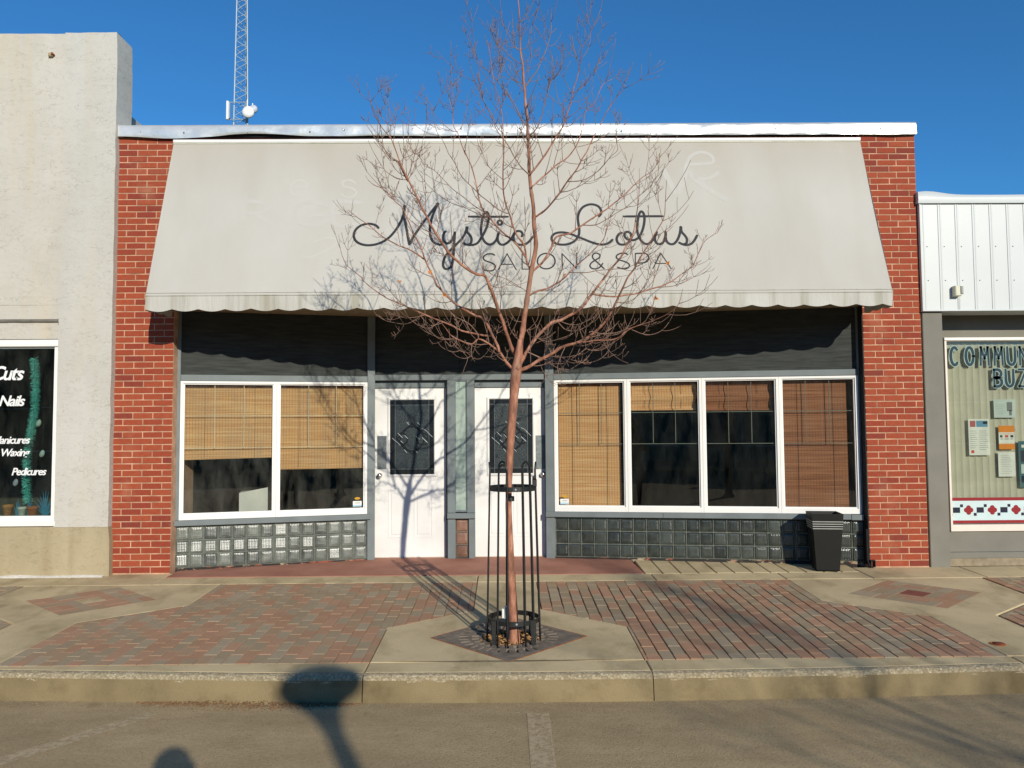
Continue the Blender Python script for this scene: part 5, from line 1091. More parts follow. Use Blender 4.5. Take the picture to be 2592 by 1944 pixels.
for (x, z, lb, cl) in ((-5.068, 1.588, 'pale grey egg ornament hanging upper right of the tinsel', (176, 188, 178)), (-5.024, 1.262, 'pale grey egg ornament above the word Pedicures', (168, 180, 176)), (-5.297, .958, 'lilac egg ornament hanging left of the tinsel', (160, 156, 176))):
    E_ = thing('egg_ornament', (x, .06, z), lb, 'ornament', 'eggs hanging in the left shop window')
    eg = MB().lathe([(.0, -.036), (.012, -.033), (.024, -.02), (.028, 0), (.025, .016), (.016, .032), (.006, .040), (0, .041)], (0, 0, 0), 16)
    eg.v = [(x + vx * .98 + vz * .2, .06 + vy * .6, z + vz) for vx, vy, vz in eg.v]; eg.build('egg', plain('egg shell ' + str(round(z, 2)), L(*cl), .5), E_, True)
    MB().tube([(x + .008, .06, z + .04, .0012), (x + .008, .06, 2.38, .0012)], 4).build('thread', M_dark, E_)
def pot(x, z, r_, h, mat, lb):
    T_ = thing('flower_pot', (x, .07, z), lb, 'pot', 'pots along the left shop window sill')
    MB().lathe([(0, 0), (r_ * .75, 0), (r_ * .96, h * .75), (r_ * 1.05, h * .76), (r_ * 1.05, h), (r_ * .9, h), (r_ * .85, h * .8), (0, h * .8)], (x, .07, z), 18).build('pot', mat, T_, True)
M_terra = plain('terracotta', L(170, 96, 62), .85, var=.15); M_wpot = plain('white glazed pot', L(196, 200, 196), .4)
MB().box((-7.3, .0, .56), (WX1 - .06, .16, .605)).build('inner_sill', M_white, WN)
pot(-5.225, .605, .045, .095, M_wpot, 'white pot on the sill under the tinsel'); pot(-5.115, .605, .055, .10, M_terra, 'terracotta pot on the sill right of the white pot')
pot(-5.375, .605, .05, .12, plain('tan wicker', L(178, 120, 76), .8, var=.3, sc=60), 'tan basket pot at the left end of the sill')
M_bl = plain('blue painted blades', L(48, 120, 156), .6, var=.2)
for (x, n_, hh, sp_, lb) in ((-5.28, 5, .22, .05, 'spray of blue blades left of the white pot'), (-5.16, 5, .24, .05, 'spray of blue blades between the two pots'), (-4.99, 11, .30, .17, 'wide spray of blue blades at the right end of the sill')):
    P_ = thing('blue_plant', (x, .08, .605), lb, 'plant', 'blue blades in the left shop window')
    bl_ = MB()
    for k in range(n_):
        f = (k / (n_ - 1) - .5) * 2; tx = x + f * sp_; tz = .605 + hh * (1 - .55 * abs(f)) * rnd.uniform(.85, 1.05)
        bl_.add([(x - .007 + f * .01, .08, .605), (x + .007 + f * .01, .08, .605), ((x + tx) / 2 + .006, .085, .605 + (tz - .605) * .62), (tx, .09, tz), ((x + tx) / 2 - .006, .085, .605 + (tz - .605) * .62)], [(0, 1, 2, 3, 4)])
    bl_.build('blades', M_bl, P_, fix=False)
lf = thing('wall_fixture', (-4.95, -.09, 5.55), 'small rusty bracket high on the stucco wall', 'bracket')
MB().chbox((-4.975, -.10, 5.535), (-4.93, -.066, 5.575), .006).build('plate', plain('corroded plate', L(170, 150, 120), .8, var=.4, sc=60), lf)
MB().tube([(-4.925, -.07, 5.555, .012), (-4.925, -.115, 5.56, .012)], 8).build('stub', M_rust, lf)
snow = MB(); rnd = random.Random(5); vs = []
for i in range(161):
    x = -6.6 + i * (2.33 / 160); hh = max(.002, .016 + .014 * noise.noise(Vector((x * 3, 0, 0)))); wd = .05 + .03 * noise.noise(Vector((x * 4, 2, 0)))
    vs += [(x, -.075, gz(-.08) + hh), (x, -.085 - wd * .4, gz(-.1) + hh * .6), (x, -.085 - wd, gz(-.12) - .004)]
snow.add(vs, [(i * 3 + j, i * 3 + 3 + j, i * 3 + 4 + j, i * 3 + 1 + j) for i in range(160) for j in range(2)])
tag(snow.build('salt_crust', plain('white efflorescence', L(218, 212, 200), .9, var=.12, sc=30), None, True), 'white crust along the foot of the stucco wall', 'crust', kind='stuff')

# ------------------------------------------------------------------ metal clad building on the right
RB = thing('metal_clad_building', (7, 1, 0), 'low shop at right with white ribbed metal fascia and painted window', 'shop')
x = 4.44; i = 0
while x < 9.4:
    w_ = .187; pf = [(0, .0), (.004, -.004), (.016, -.004), (.020, .0), (.030, -.003), (.040, -.003), (.044, 0), (w_ - .0015, .0)]
    z0, z1 = 2.742, 3.905; vs = [(x + a, -.030 + b, z0) for a, b in pf] + [(x + a, -.030 + b, z1) for a, b in pf]; m = len(pf)
    pn = MB().add(vs, [(k, k + 1, m + k + 1, m + k) for k in range(m - 1)]).build('siding_panel', M_siding, RB)
    for zz in (3.06, 3.43):
        if i % 1 == 0: MB().lathe([(.006, 0), (.006, .002), (.003, .004), (0, .004)], (x + .062, -.031, zz), 8, 'Y').build('screw', M_lead, pn, True)
    x += w_; i += 1
MB().chbox((4.425, -.045, 2.725), (9.4, .30, 2.7415), .003).build('drip_edge', M_siding, RB)
MB().chbox((4.426, -.043, 2.742), (4.4395, .0, 3.90), .003).build('corner_trim', M_siding, RB)
cpz = MB(); vs = []
for k in range(60):
    x = 4.41 + k * .085; lift = .045 * math.exp(-((x - 4.50) / .22) ** 2) + .012 * noise.noise(Vector((x * 1.5, 0, 0)))
    vs += [(x, -.055, 3.900), (x, -.062 + .004 * noise.noise(Vector((x * 5, 1, 0))), 3.95), (x, -.055, 3.990 + lift), (x, .02, 4.000 + lift * .8), (x, .3, 4.0)]
cpz.add(vs, [(k * 5 + j, k * 5 + 5 + j, k * 5 + 6 + j, k * 5 + 1 + j) for k in range(59) for j in range(4)]); cpz.add([vs[j] for j in range(5)] + [(4.41, .3, 3.9)], [(0, 1, 2, 3, 4, 5)])
cpz.build('coping', M_siding, RB, True)
MB().box((4.44, .0, 2.76), (9.4, .30, 3.95)).build('fascia_core', M_rgrey, RB)
MB().chbox((4.440, -.001, -.05), (4.655, .75, 2.725), .006).build('pilaster', M_rgrey, RB)
MB().box((4.655, .36, 2.482), (9.4, .75, 2.74)).build('header', M_rgrey, RB)
MB().box((4.655, .36, -.05), (9.4, .75, .322)).build('stall_riser', M_rgrey, RB)
for (y0, z1, mt) in ((.30, .095, M_rgrey), (.26, .035, plain('crumbling plinth', L(150, 136, 112), .95, var=.25, sc=12, bump=.6))): MB().chbox((4.655, y0, -.05), (9.4, y0 + .062, z1), .006).build('plinth', mt, RB)
MB().box((4.44, .75, -.05), (4.56, 8, 3.9)).build('party_wall', M_rgrey, RB)
rb = MB(); rb.box((9.2, .3, -.05), (9.4, 8, 3.9)); rb.box((4.56, 7.9, -.05), (9.2, 8, 3.9)); rb.box((4.56, .3, 3.6), (9.2, 7.9, 3.7)); rb.build('rear_walls', M_rgrey, RB)
RW = MB(); RW.frame((4.857, .335, .322), (8.4, .42, 2.480), (.022, .03, .072, .040)); RW = RW.build('window', plain('cream window frame', L(226, 214, 202), .5, var=.05), RB)
MB().chbox((4.850, .322, 2.446), (8.41, .3345, 2.478), .003).build('head_moulding', M_white, RW)
MB().box((4.880, .372, .396), (8.36, .378, 2.438)).build('pane', m_glass('community window glass', tint=(.90, .92, .90, 1), haze=.08), RW)
MB().box((8.4, .33, .322), (9.2, .7, 2.481)).build('wall_panel', M_rgrey, RB)
# pleated curtain
cu = MB(); vs = []; nn = 660
for k in range(nn + 1):
    x = 4.86 + 3.5 * k / nn; y = .412 + .012 * abs(math.sin(math.pi * x / .0755)) ** .7
    vs += [(x, y, .40), (x, y, 2.45)]
cu.add(vs, [(k * 2, k * 2 + 2, k * 2 + 3, k * 2 + 1) for k in range(nn)])
CU = thing('pleated_curtain', (6.5, .48, .4), 'pale green pleated curtain behind the painted window', 'curtain')
cu.build('pleats', plain('pale green cloth', L(194, 189, 168), .9, var=.06, sc=4), CU, fix=False)
MB().tube([(4.86, .425, 2.455, .01), (8.36, .425, 2.455, .01)], 8).build('rail', M_white, CU)
# hand painted words
WT = lambda x, z, h: (x, .3705 - h, z)
M_pt = flat('dark teal window paint', L(36, 58, 66)); M_ptl = flat('pale outline paint', L(150, 180, 176))
def glyph(ch, x, z0, w_, h):
    X = lambda a, b: (x + a * w_, z0 + b * h); ar = lambda cx, cz, rx, rz, a0, a1, n_=14: [X(cx + rx * math.cos(math.radians(a0 + (a1 - a0) * i / n_)), cz + rz * math.sin(math.radians(a0 + (a1 - a0) * i / n_))) for i in range(n_ + 1)]
    return {'C': [ar(.52, .5, .5, .5, 45, 315)], 'O': [ar(.5, .5, .5, .5, 0, 360)], 'M': [[X(0, 0), X(.08, 1)], [X(.08, 1), X(.5, .35)], [X(.5, .35), X(.92, 1)], [X(.92, 1), X(1, 0)]],
            'U': [[X(0, 1), X(0, .4)] + ar(.5, .36, .5, .36, 180, 360, 10) + [X(1, .4), X(1, 1)]], 'N': [[X(0, 0), X(0, 1)], [X(0, 1), X(1, 0)], [X(1, 0), X(1, 1)]], 'I': [[X(.5, 0), X(.5, 1)]], 'T': [[X(0, 1), X(1, 1)], [X(.5, 1), X(.5, 0)]],
            'Y': [[X(0, 1), X(.5, .5)], [X(1, 1), X(.5, .5)], [X(.5, .5), X(.5, 0)]], 'B': [[X(0, 0), X(0, 1)], [X(0, 1)] + ar(.45, .76, .5, .24, 90, -90, 8) + [X(0, .52)], [X(0, .52)] + ar(.45, .26, .55, .26, 90, -90, 8) + [X(0, 0)]], 'Z': [[X(0, 1), X(1, 1)], [X(1, 1), X(0, 0)], [X(0, 0), X(1, 0)]]}[ch]
pa, pb = MB(), MB()
for word, xs_, z0, h in (('COMMUNITY', [4.940, 5.112, 5.278, 5.436, 5.585, 5.725, 5.87, 5.97, 6.12], 2.172, .200), ('BUZZ', [5.424, 5.556, 5.705, 5.85], 1.928, .190)):
    for ch, x in zip(word, xs_):
        for st in glyph(ch, x, z0, .085 if ch not in 'M' else .092, h): ribbon(pa, st, .046, WT, .0006); ribbon(pb, st, .033, WT, .0016)
pa.build('lettering_outline', M_ptl, RW); pb.build('lettering', M_pt, RW)
# painted folk band
BD = MB().box((4.882, .3690, .405), (8.35, .3705, .690)).build('painted_band', flat('pale blue paint', L(196, 214, 214)), RW)
M_br = flat('barn red paint', L(140, 34, 40)); M_bk = flat('ink blue paint', L(28, 34, 52))
for z0, z1 in ((.655, .690), (.406, .438)): MB().box((4.882, .3672, z0), (8.35, .3688, z1)).build('band_edge', M_br, BD)
for k in range(20):
    x = 4.945 + k * .2755 / 1.6 * 1.0
    x = 4.942 + k * .266
    if x > 8.2: break
    MB().box((x - .040, .3672, .522), (x + .040, .3688, .582)).build('square_mark', M_bk, BD)
    MB().box((x + .042, .3672, .584), (x + .074, .3688, .616)).build('square_mark', M_bk, BD); MB().box((x - .074, .3672, .488), (x - .042, .3688, .520)).build('square_mark', M_bk, BD)
    cx = x + .136; cr_ = MB()
    for dx, dz in ((0, 0), (.026, 0), (-.026, 0), (0, .026), (0, -.026)):
        cr_.lathe([(.027, 0), (.027, .0015 + .0001 * len(cr_.v) / 36), (0, .0016 + .0001 * len(cr_.v) / 36)], (cx + dx, .3688, .552 + dz), 12, 'Y')
    cr_.build('cross_mark', M_br, BD)
# posters taped inside the pane
def poster(x0, x1, z0, z1, base, items, lb):
    T_ = thing('poster', ((x0 + x1) / 2, .382, z0), lb, 'poster', 'notices in the right-hand window')
    sh = MB().box((x0, .3800, z0), (x1, .3812, z1)).build('sheet', base, T_)
    W_, H_ = x1 - x0, z1 - z0
    for k, it in enumerate(items):
        if it[0] == 't':
            t_ = MB(); text_mesh(t_, it[1], it[4] * H_, lambda x, y: (x0 + it[2] * W_ + x, .3796, z0 + it[3] * H_ + y)); t_.build('print', it[5], sh)
        else: MB().box((x0 + it[0] * W_, .3790 , z0 + it[1] * H_), (x0 + it[2] * W_, .3799, z0 + it[3] * H_)).build('print', it[4], sh)
M_pp = flat('white paper', L(226, 226, 214)); M_pink = flat('rose print', L(176, 96, 96)); M_blu = flat('blue print', L(96, 150, 176)); M_org = flat('orange print', L(226, 136, 30)); M_ink = flat('grey print', L(120, 124, 122)); M_grn = flat('green print', L(46, 84, 66)); M_tl = flat('teal print', L(62, 104, 108)); M_pgr = flat('pale grey green paper', L(196, 208, 198)); M_rd = flat('red print', L(206, 70, 70))
lines = lambda x0, x1, za, zb, n_, mt: [(x0, za + (zb - za) * i / n_, x0 + (x1 - x0) * (.7 + .3 * ((i * 37) % 10) / 10), za + (zb - za) * i / n_ + .010, mt) for i in range(n_)]
poster(5.116, 5.354, 1.159, 1.565, M_pp, [(.08, .78, .34, .95, M_pink), (.38, .78, .92, .95, M_blu), (.70, .86, .9, .93, M_tl), (.1, .06, .24, .14, M_rd)] + lines(.06, .42, .2, .72, 9, M_ink) + lines(.5, .94, .15, .72, 10, M_ink), 'tall white poster with rose and blue pictures at its top')
poster(5.412, 5.657, 1.578, 1.783, M_pgr, [(.6, .35, .85, .85, M_ink), (.7, .12, .82, .4, M_ink)] + lines(.08, .55, .2, .8, 6, M_ink), 'landscape pale notice with a grey tree print')
poster(5.455, 5.634, 1.223, 1.488, M_pp, [(.0, .72, 1, 1, M_org), (.0, .0, 1, .24, M_org), ('t', 'CAREER FAIR', .06, .78, .12, M_ink), (.08, .5, .24, .6, M_grn), (.40, .5, .60, .6, M_rd), (.74, .5, .92, .6, M_bk), (.06, .64, .94, .66, M_org), (.36, .42, .64, .45, M_ink), (.10, .42, .26, .45, M_ink), (.72, .42, .9, .45, M_ink)], 'orange and white poster with three small figures')
poster(5.439, 5.630, .919, 1.192, M_pp, lines(.15, .85, .12, .92, 11, M_ink), 'white notice of plain text below the orange poster')
poster(5.671, 5.90, .796, 1.313, M_tl, [(.1, .55, .9, .8, M_bk), (.1, .3, .9, .5, M_pgr), (.1, .1, .9, .25, M_bk), (.15, .86, .9, .92, M_pp)], 'tall teal poster at the right edge of the picture')
bx = thing('light_sensor', (4.79, -.08, 2.90), 'small pale box mounted on the white metal fascia', 'sensor box')
MB().chbox((4.752, -.105, 2.882), (4.822, -.038, 2.992), .008).build('housing', plain('almond plastic', L(208, 206, 184), .5), bx); MB().chbox((4.805, -.115, 2.90), (4.835, -.05, 2.985), .006).build('cover', plain('grey cover', L(150, 152, 142), .5), bx)
MB().tube([(4.83, -.034, 2.87, .006), (4.83, -.034, 2.742, .006)], 6).build('wire', M_siding, bx)
# ------------------------------------------------------------------ lattice mast behind the roofs
TWY = 25.0
TW = thing('lattice_mast', (-9.55, TWY, 0), 'tall grey lattice radio mast rising behind the roof', 'mast')
def tw_leg(k, z):
    half = (.60 + (14.2 - z) * .028) / 2 + .0; cx = -11.20
    return [(cx - half, TWY, z), (cx + half, TWY, z), (cx + half * .32, TWY + half * 1.5, z)][k]
for k in range(3): MB().tube([tw_leg(k, 0) + (.035,), tw_leg(k, 27) + (.028,)], 8).build('leg', M_steel, TW)
z = .3; k = 0
while z < 26.5:
    h = .33
    for a, b in ((0, 1), (1, 2), (2, 0)):
        p, q_ = (tw_leg(a, z), tw_leg(b, z + h)) if k % 2 == 0 else (tw_leg(b, z), tw_leg(a, z + h))
        if z > 11.5: MB().tube([p + (.018,), q_ + (.018,)], 5).build('brace', M_steel, TW)
    z += h; k += 1
def mpx(u, v):     # mast details measured at the mast's own distance
    return u, v
for zz in (14.62, 15.36): MB().tube([(-11.70, TWY - .12, zz, .022), (-10.84, TWY - .12, zz, .022)], 6).build('mounting_arm', M_steel, TW)
an = thing('panel_antenna', (-11.69, TWY - .2, 14.6), 'narrow white panel antenna on the left of the mast', 'antenna')
MB().chbox((-11.74, TWY - .26, 14.58), (-11.64, TWY - .14, 15.38), .02).build('radome', M_whitept, an); MB().box((-11.64, TWY - .24, 14.64), (-11.585, TWY - .14, 15.30)).build('back_plate', M_steel, an)
for (x, z, r_, lb) in ((-10.79, 14.86, .250, 'large white round dish on the right of the mast'), (-10.70, 15.16, .175, 'smaller round dish behind the large one on the mast')):
    d_ = thing('dish_antenna', (x, TWY - .3, z), lb, 'dish', 'dishes on the mast'); yy = TWY - .32 if r_ > .2 else TWY + .1
    mb = MB().lathe([(r_, -.06), (r_ * 1.02, .0), (r_ * .9, .05), (r_ * .55, .085), (0, .10)], (x, yy, z), 28, 'Y'); mb.build('radome' if r_ > .2 else 'reflector', M_whitept if r_ > .2 else plain('grey dish', L(190, 192, 200), .5), d_, True)
    MB().tube([(x - .05, yy + .05, z + r_ * .6, .025), (x - .05, yy + .05, 15.42, .025)], 8).build('mount', M_whitept, d_)

# ------------------------------------------------------------------ street tree
TB = Vector(TREE[0][0][:3]); TB.z = gz(TB.y) - .06
TREE_O = thing('street_tree', TB, 'bare young reddish street tree inside the black guard', 'tree')
tr = [tuple(TB)+(.06,)] + [tuple(p) for p in TREE[0]]
tk = catmull([Vector(p[:3]) for p in tr], 4); rr = [tr[min(len(tr) - 1, i // 4)][3] * (1 - (i % 4) / 4) + tr[min(len(tr) - 1, i // 4 + 1)][3] * (i % 4) / 4 for i in range(len(tk))]
trunk = MB(); trunk.tube([tuple(p + Vector((noise.noise(p * 9) * .003, noise.noise(p * 9 + Vector((5, 5, 5))) * .003, 0))) + (r_ * (1 + .10 * noise.noise(p * 14)),) for p, r_ in zip(tk, rr)], 14)
trunk.build('trunk', M_bark, TREE_O, True)
rnd = random.Random(21); twigs = MB(); nlimb = 0
def twig(p, d, ln, r0, depth):
    """upswept twig; opposite side shoots"""
    n_ = 5; pts = [p]; q_ = p.copy(); dd = d.normalized()
    for i in range(n_):
        dd = (dd + Vector((rnd.gauss(0, .06), rnd.gauss(0, .06), .17 + rnd.gauss(0, .03)))).normalized(); q_ = q_ + dd * ln / n_; pts.append(q_.copy())
    twigs.tube([tuple(a) + (max(.0015, r0 * (1 - .5 * i / n_)),) for i, a in enumerate(pts)], 4)
    # terminal bud
    if depth < 2:
        for i in (2, 3, 4):
            if rnd.random() < (.50 if depth == 0 else .22):
                t = (pts[min(i + 1, n_)] - pts[i - 1]).normalized(); s = t.orthogonal().normalized(); a = rnd.random() * 6.28; s = Matrix.Rotation(a, 3, t) @ s
                for sg in ((1, -1) if rnd.random() < .55 else (1,)): twig(pts[i], t * .62 + s * .75 * sg, ln * rnd.uniform(.30, .52), r0 * .7, depth + 1)
for si, st in enumerate(TREE[1:]):
    P_ = [Vector(p[:3]) for p in st]; R_ = [p[3] for p in st]
    C_ = catmull(P_, 4); m = len(C_)
    rad_ = [R_[i // 4] * (1 - (i % 4) / 4) + (R_[min(len(R_) - 1, i // 4 + 1)]) * (i % 4) / 4 for i in range(m)]
    C_ = [p + Vector((noise.noise(p * 7) * .006, noise.noise(p * 7 + Vector((9, 0, 0))) * .01, noise.noise(p * 7 + Vector((0, 9, 0))) * .005)) * (0 if i < 2 else 1) for i, p in enumerate(C_)]
    pts = [tuple(p) + (max(.0022, r_ * 1.0 * (1 + .18 * (1 if (i % 7 == 3) else 0))),) for i, (p, r_) in enumerate(zip(C_, rad_))]
    if R_[0] > .0058:
        mb = MB(); mb.tube(pts, 9); mb.build('limb', M_bark, TREE_O, True); nlimb += 1
    else: twigs.tube(pts, 5)
    ln = sum((a - b).length for a, b in zip(C_, C_[1:])); acc = .10; nxt = rnd.uniform(.12, .2)
    for i in range(1, m - 1):
        acc += (C_[i] - C_[i - 1]).length
        if acc > nxt and rad_[i] < .013:
            acc = 0; nxt = rnd.uniform(.09, .21); t = (C_[i + 1] - C_[i - 1]).normalized(); s = t.orthogonal().normalized(); s = Matrix.Rotation(rnd.random() * 6.28, 3, t) @ s
            for sg in ((1, -1) if rnd.random() < .45 else (1,)):
                twig(C_[i], t * .6 + s * .85 * sg + Vector((0, 0, .05)), rnd.uniform(.14, .36) * (1.0 if ln > .5 else .6), max(.0021, min(.0034, rad_[i] * .55)), 0 if ln > .35 else 1)
    if rnd.random() < .9: twig(C_[-1], (C_[-1] - C_[-2]), rnd.uniform(.05, .12), .0014, 2)
CR = twigs.build('crown', M_twig, TREE_O, True, fix=False)
lv = MB()
for (x, y, z) in ((-.92, -2.2, 2.68), (-.53, -2.6, 2.50), (1.15, -2.6, 2.74), (1.08, -2.5, 2.49), (.40, -2.3, 2.70), (-.66, -2.4, 2.72)):
    for k in range(3): lv.add([(x + rnd.uniform(-.02, .02), y, z + rnd.uniform(-.02, .02)) for _ in range(4)], [(0, 1, 2), (0, 2, 3)])
lv.build('dry_leaves', M_leaf, TREE_O, fix=False)

# tree grate
TG = thing('tree_grate', (GC[0], GC[1], gz(GC[1])), 'square cast iron tree grate laid as a diamond in the concrete', 'grate')
def gp(r_, a): return (GC[0] + r_ * math.cos(a), GC[1] + r_ * math.sin(a))
def diar(a): return .585 / (abs(math.cos(a)) + abs(math.sin(a)))
gm = MB(); NS = 96
def ringface(r0, r1, k, w0=0., w1=1.):
    a0 = 2 * math.pi * (k + w0) / NS; a1 = 2 * math.pi * (k + w1) / NS; f0 = (lambda a: r0) if not callable(r0) else r0; f1 = (lambda a: r1) if not callable(r1) else r1
    q_ = [gp(f0(a0), a0), gp(f1(a0), a0), gp(f1(a1), a1), gp(f0(a1), a1)]
    gm.add([(x, y, gz(y) + .003) for x, y in q_] + [(x, y, gz(y) - .02) for x, y in q_], [(0, 1, 2, 3), (7, 6, 5, 4)] + [(i, i + 4, (i + 1) % 4 + 4, (i + 1) % 4) for i in range(4)])
for k in range(NS):
    ringface(.205, .225, k)
    if k % 4 < 2: ringface(.225, .285, k)
    ringface(.285, .305, k)
    if k % 3 < 2: ringface(.305, .385, k)
    ringface(.385, lambda a: max(.386, diar(a)), k)
gm.build('plate', M_castiron, TG)
rg = MB()
for i in range(4):
    a, b = dia(GC[0], GC[1], .597, .577)[i], dia(GC[0], GC[1], .597, .577)[(i + 1) % 4]
    rg.tube([(a[0], a[1], gz(a[1]) - .002, .006), (b[0], b[1], gz(b[1]) - .002, .006)], 6)
rg.build('angle_frame', M_rust, TG)
so_ = MB().prism([dia(GC[0], GC[1], .60, .58)], lambda x, y: (x, y, gz(y) - .03), lambda x, y: (x, y, gz(y) - .058)); tag(so_.build('tree_pit', M_soil), kind='structure')
ll = MB()
for i in range(520):
    a = rnd.random() * 6.28; r_ = .04 + rnd.random() ** .6 * .19; x, y = gp(r_, a); s = rnd.uniform(.008, .02); z = gz(y) - .026 + rnd.random() * .035; e = rnd.random() * 6.28
    ll.add([(x + s * math.cos(e), y + s * math.sin(e), z + rnd.uniform(-.006, .006)), (x + s * .6 * math.cos(e + 1.7), y + s * .6 * math.sin(e + 1.7), z + .006), (x - s * math.cos(e), y - s * math.sin(e), z + rnd.uniform(-.006, .006)), (x + s * .6 * math.cos(e - 1.7), y + s * .6 * math.sin(e - 1.7), z)], [(0, 1, 2, 3)])
tag(ll.build('leaf_litter', plain('dry leaf litter', L(196, 150, 96), .9, var=.5, sc=60), fix=False), 'dry leaves gathered round the tree base', 'leaves', kind='stuff')

# tree guard
TGX, TGY = -.030, -2.405
GU = thing('tree_guard', (TGX, TGY, gz(TGY)), 'black iron hooped guard round the street tree trunk', 'tree guard')
gb = gz(TGY)
def hoop(a, rt=.178, rb_=.205, half=.20, top=1.19, bend=0.):
    pts = []
    def at(ang, r_, z): return (TGX + r_ * math.sin(ang), TGY - r_ * math.cos(ang), z)
    for z in (gb - .02, gb + .12, .4, .75, top - .06): pts.append(at(a - half, rb_ + (rt - rb_) * (z - gb) / 1.2, z))
    for k in range(1, 8):
        t = math.pi * k / 8; pts.append(at(a - half * math.cos(t), rt, top - .06 + .06 * math.sin(t)))
    for z in (top - .06, .75, .4, gb + .12, gb - .02): pts.append(at(a + half + (bend if .3 < z < .8 else 0), rb_ + (rt - rb_) * (z - gb) / 1.2, z))
    MB().tube([p + (.0068,) for p in pts], 8).build('hoop', M_black, GU, True)
for k, a in enumerate((-.43, .64, 1.56, 2.50, 3.60, 4.74)): hoop(a, half=.20, top=1.24 if k not in (0,) else 1.23, bend=.05 if k == 2 else 0)
for z, r_ in ((1.045, .178), (.062, .196)):
    mb = MB(); n_ = 40; vs = []
    for k in range(n_):
        a = 2 * math.pi * k / n_
        for rr_, zz in ((r_, -.018), (r_, .018), (r_ - .006, .018), (r_ - .006, -.018)): vs.append((TGX + rr_ * math.cos(a), TGY + rr_ * math.sin(a), z + zz))
    mb.add(vs, [(k * 4 + j, ((k + 1) % n_) * 4 + j, ((k + 1) % n_) * 4 + (j + 1) % 4, k * 4 + (j + 1) % 4) for k in range(n_) for j in range(4)])
    rn = mb.build('ring', M_black, GU)
    MB().lathe([(.008, 0), (.008, .005), (.004, .008), (0, .008)], (TGX + .02, TGY - r_, z), 8, 'Y').build('bolt', M_steel, rn)
for a in (-.8, .8, 2.4, 4.0):
    x, y = TGX + .205 * math.sin(a), TGY - .205 * math.cos(a); MB().box((x - .018, y - .004, gz(y)), (x + .018, y + .004, .075)).build('foot_plate', M_black, GU)
MB().lathe([(.027, -.018), (.029, -.018), (.029, .018), (.027, .018)], (-.046, -2.42, .965), 16).build('trunk_strap', M_black, GU)
# padlock-like black fitting on the ring
ft = MB().chbox((.118, -2.50, 1.062), (.152, -2.47, 1.115), .004); ft.lathe([(0, 0), (.012, .004), (.015, .014), (.010, .026), (0, .03)], (.132, -2.485, 1.112), 10); ft.tube([(.120, -2.485, 1.135, .004), (.110, -2.485, 1.145, .003)], 5)
ft.build('black_fitting', M_black, GU)
ob = thing('outlet_box', (-.075, -2.33, gb), 'pale grey electrical outlet box on a stub beside the trunk', 'outlet box')
MB().chbox((-.100, -2.36, .045), (-.045, -2.31, .135), .004).build('box', plain('grey enclosure', L(168, 184, 182), .5), ob); MB().tube([(-.072, -2.33, gb - .02, .012), (-.072, -2.33, .045, .012)], 8).build('conduit', M_steel, ob); MB().chbox((-.118, -2.355, .05), (-.101, -2.315, .12), .003).build('side_cover', M_white, ob)

# ------------------------------------------------------------------ waste bin
BN = thing('waste_bin', (3.29, -.06, gz(-.06)), 'black tapered square bin standing before the right-hand glass blocks', 'bin')
bz = gz(-.10); BH = .60; ang = rad(-9)
def BT(x, y, z): return (3.285 + x * math.cos(ang) - y * math.sin(ang), -.075 + x * math.sin(ang) + y * math.cos(ang), bz + z)
def sq(h, k=0.): w_ = .114 + (.157 - .114) * (h / BH) - k; return [(-w_, -w_, h), (w_, -w_, h), (w_, w_, h), (-w_, w_, h)]
lv_ = [sq(.005, .004), sq(.02), sq(.30), sq(BH - .10), sq(BH - .02), sq(BH), sq(BH, .012), sq(BH - .05, .014), sq(.05, .012)]
mb = MB(); vs = [BT(*p) for r_ in lv_ for p in r_]; mb.add(vs, [(a * 4 + i, a * 4 + (i + 1) % 4, a * 4 + 4 + (i + 1) % 4, a * 4 + 4 + i) for a in range(len(lv_) - 1) for i in range(4)] + [(3, 2, 1, 0), tuple(len(vs) - 4 + i for i in range(4))])
mb.build('body', M_bin, BN)
for k in range(4):
    h = BH - .085 - k * .024; a = sq(h, -.0025); b = sq(h + .009, -.0025)
    MB().add([BT(*p) for p in a + b], [(i, (i + 1) % 4, 4 + (i + 1) % 4, 4 + i) for i in range(4)]).build('moulded_line', M_binlt, BN)
dp_ = thing('drain_elbow', (3.84, -.06, 0.02), 'short rusty drain elbow at the foot of the right brick pier', 'drain')
MB().frame((3.785, -.035, .0), (3.835, .0, .075), (.008,) * 4).build('outlet_rim', M_dark, dp_); MB().tube([(3.775, .02, .40, .014), (3.775, .02, .08, .014), (3.78, -.02, .01, .014)], 8).build('pipe', M_dark, dp_)

# ------------------------------------------------------------------ across the street: what casts the long shadows and unseen shops added to keep bright sky off the panes
LPX, LPY = 1.89, -11.52
LP = thing('street_lamp', (LPX, LPY, RZ), 'street lamp whose rounded head shadows the kerb', 'street lamp')
MB().lathe([(.16, 0), (.16, .05), (.10, .12), (.08, .5), (.07, .6), (.06, 3.12), (.06, 3.2)], (LPX, LPY, RZ), 16).build('post', M_black, LP, True)
MB().lathe([(.07, 3.18), (.09, 3.27), (.16, 3.36), (.245, 3.42), (.27, 3.47), (.25, 3.53), (.17, 3.58), (0, 3.60)], (LPX, LPY, RZ), 24).build('globe', plain('dark lamp head', L(60, 60, 58), .5), LP, True)
def copy_tree(src, loc, rz, sc):
    r_ = src.copy(); COL.objects.link(r_); r_.location = loc; r_.rotation_euler = (0, 0, rz); r_.scale = (sc,) * 3
    for ch in list(src.children):
        c_ = ch.copy(); COL.objects.link(c_); c_.parent = r_
    return r_
t2 = copy_tree(TREE_O, Vector((6.6, -14.2, RZ)), 2.1, 1.25); t2['label'] = 'bare tree across the street whose branches shadow the road at right'
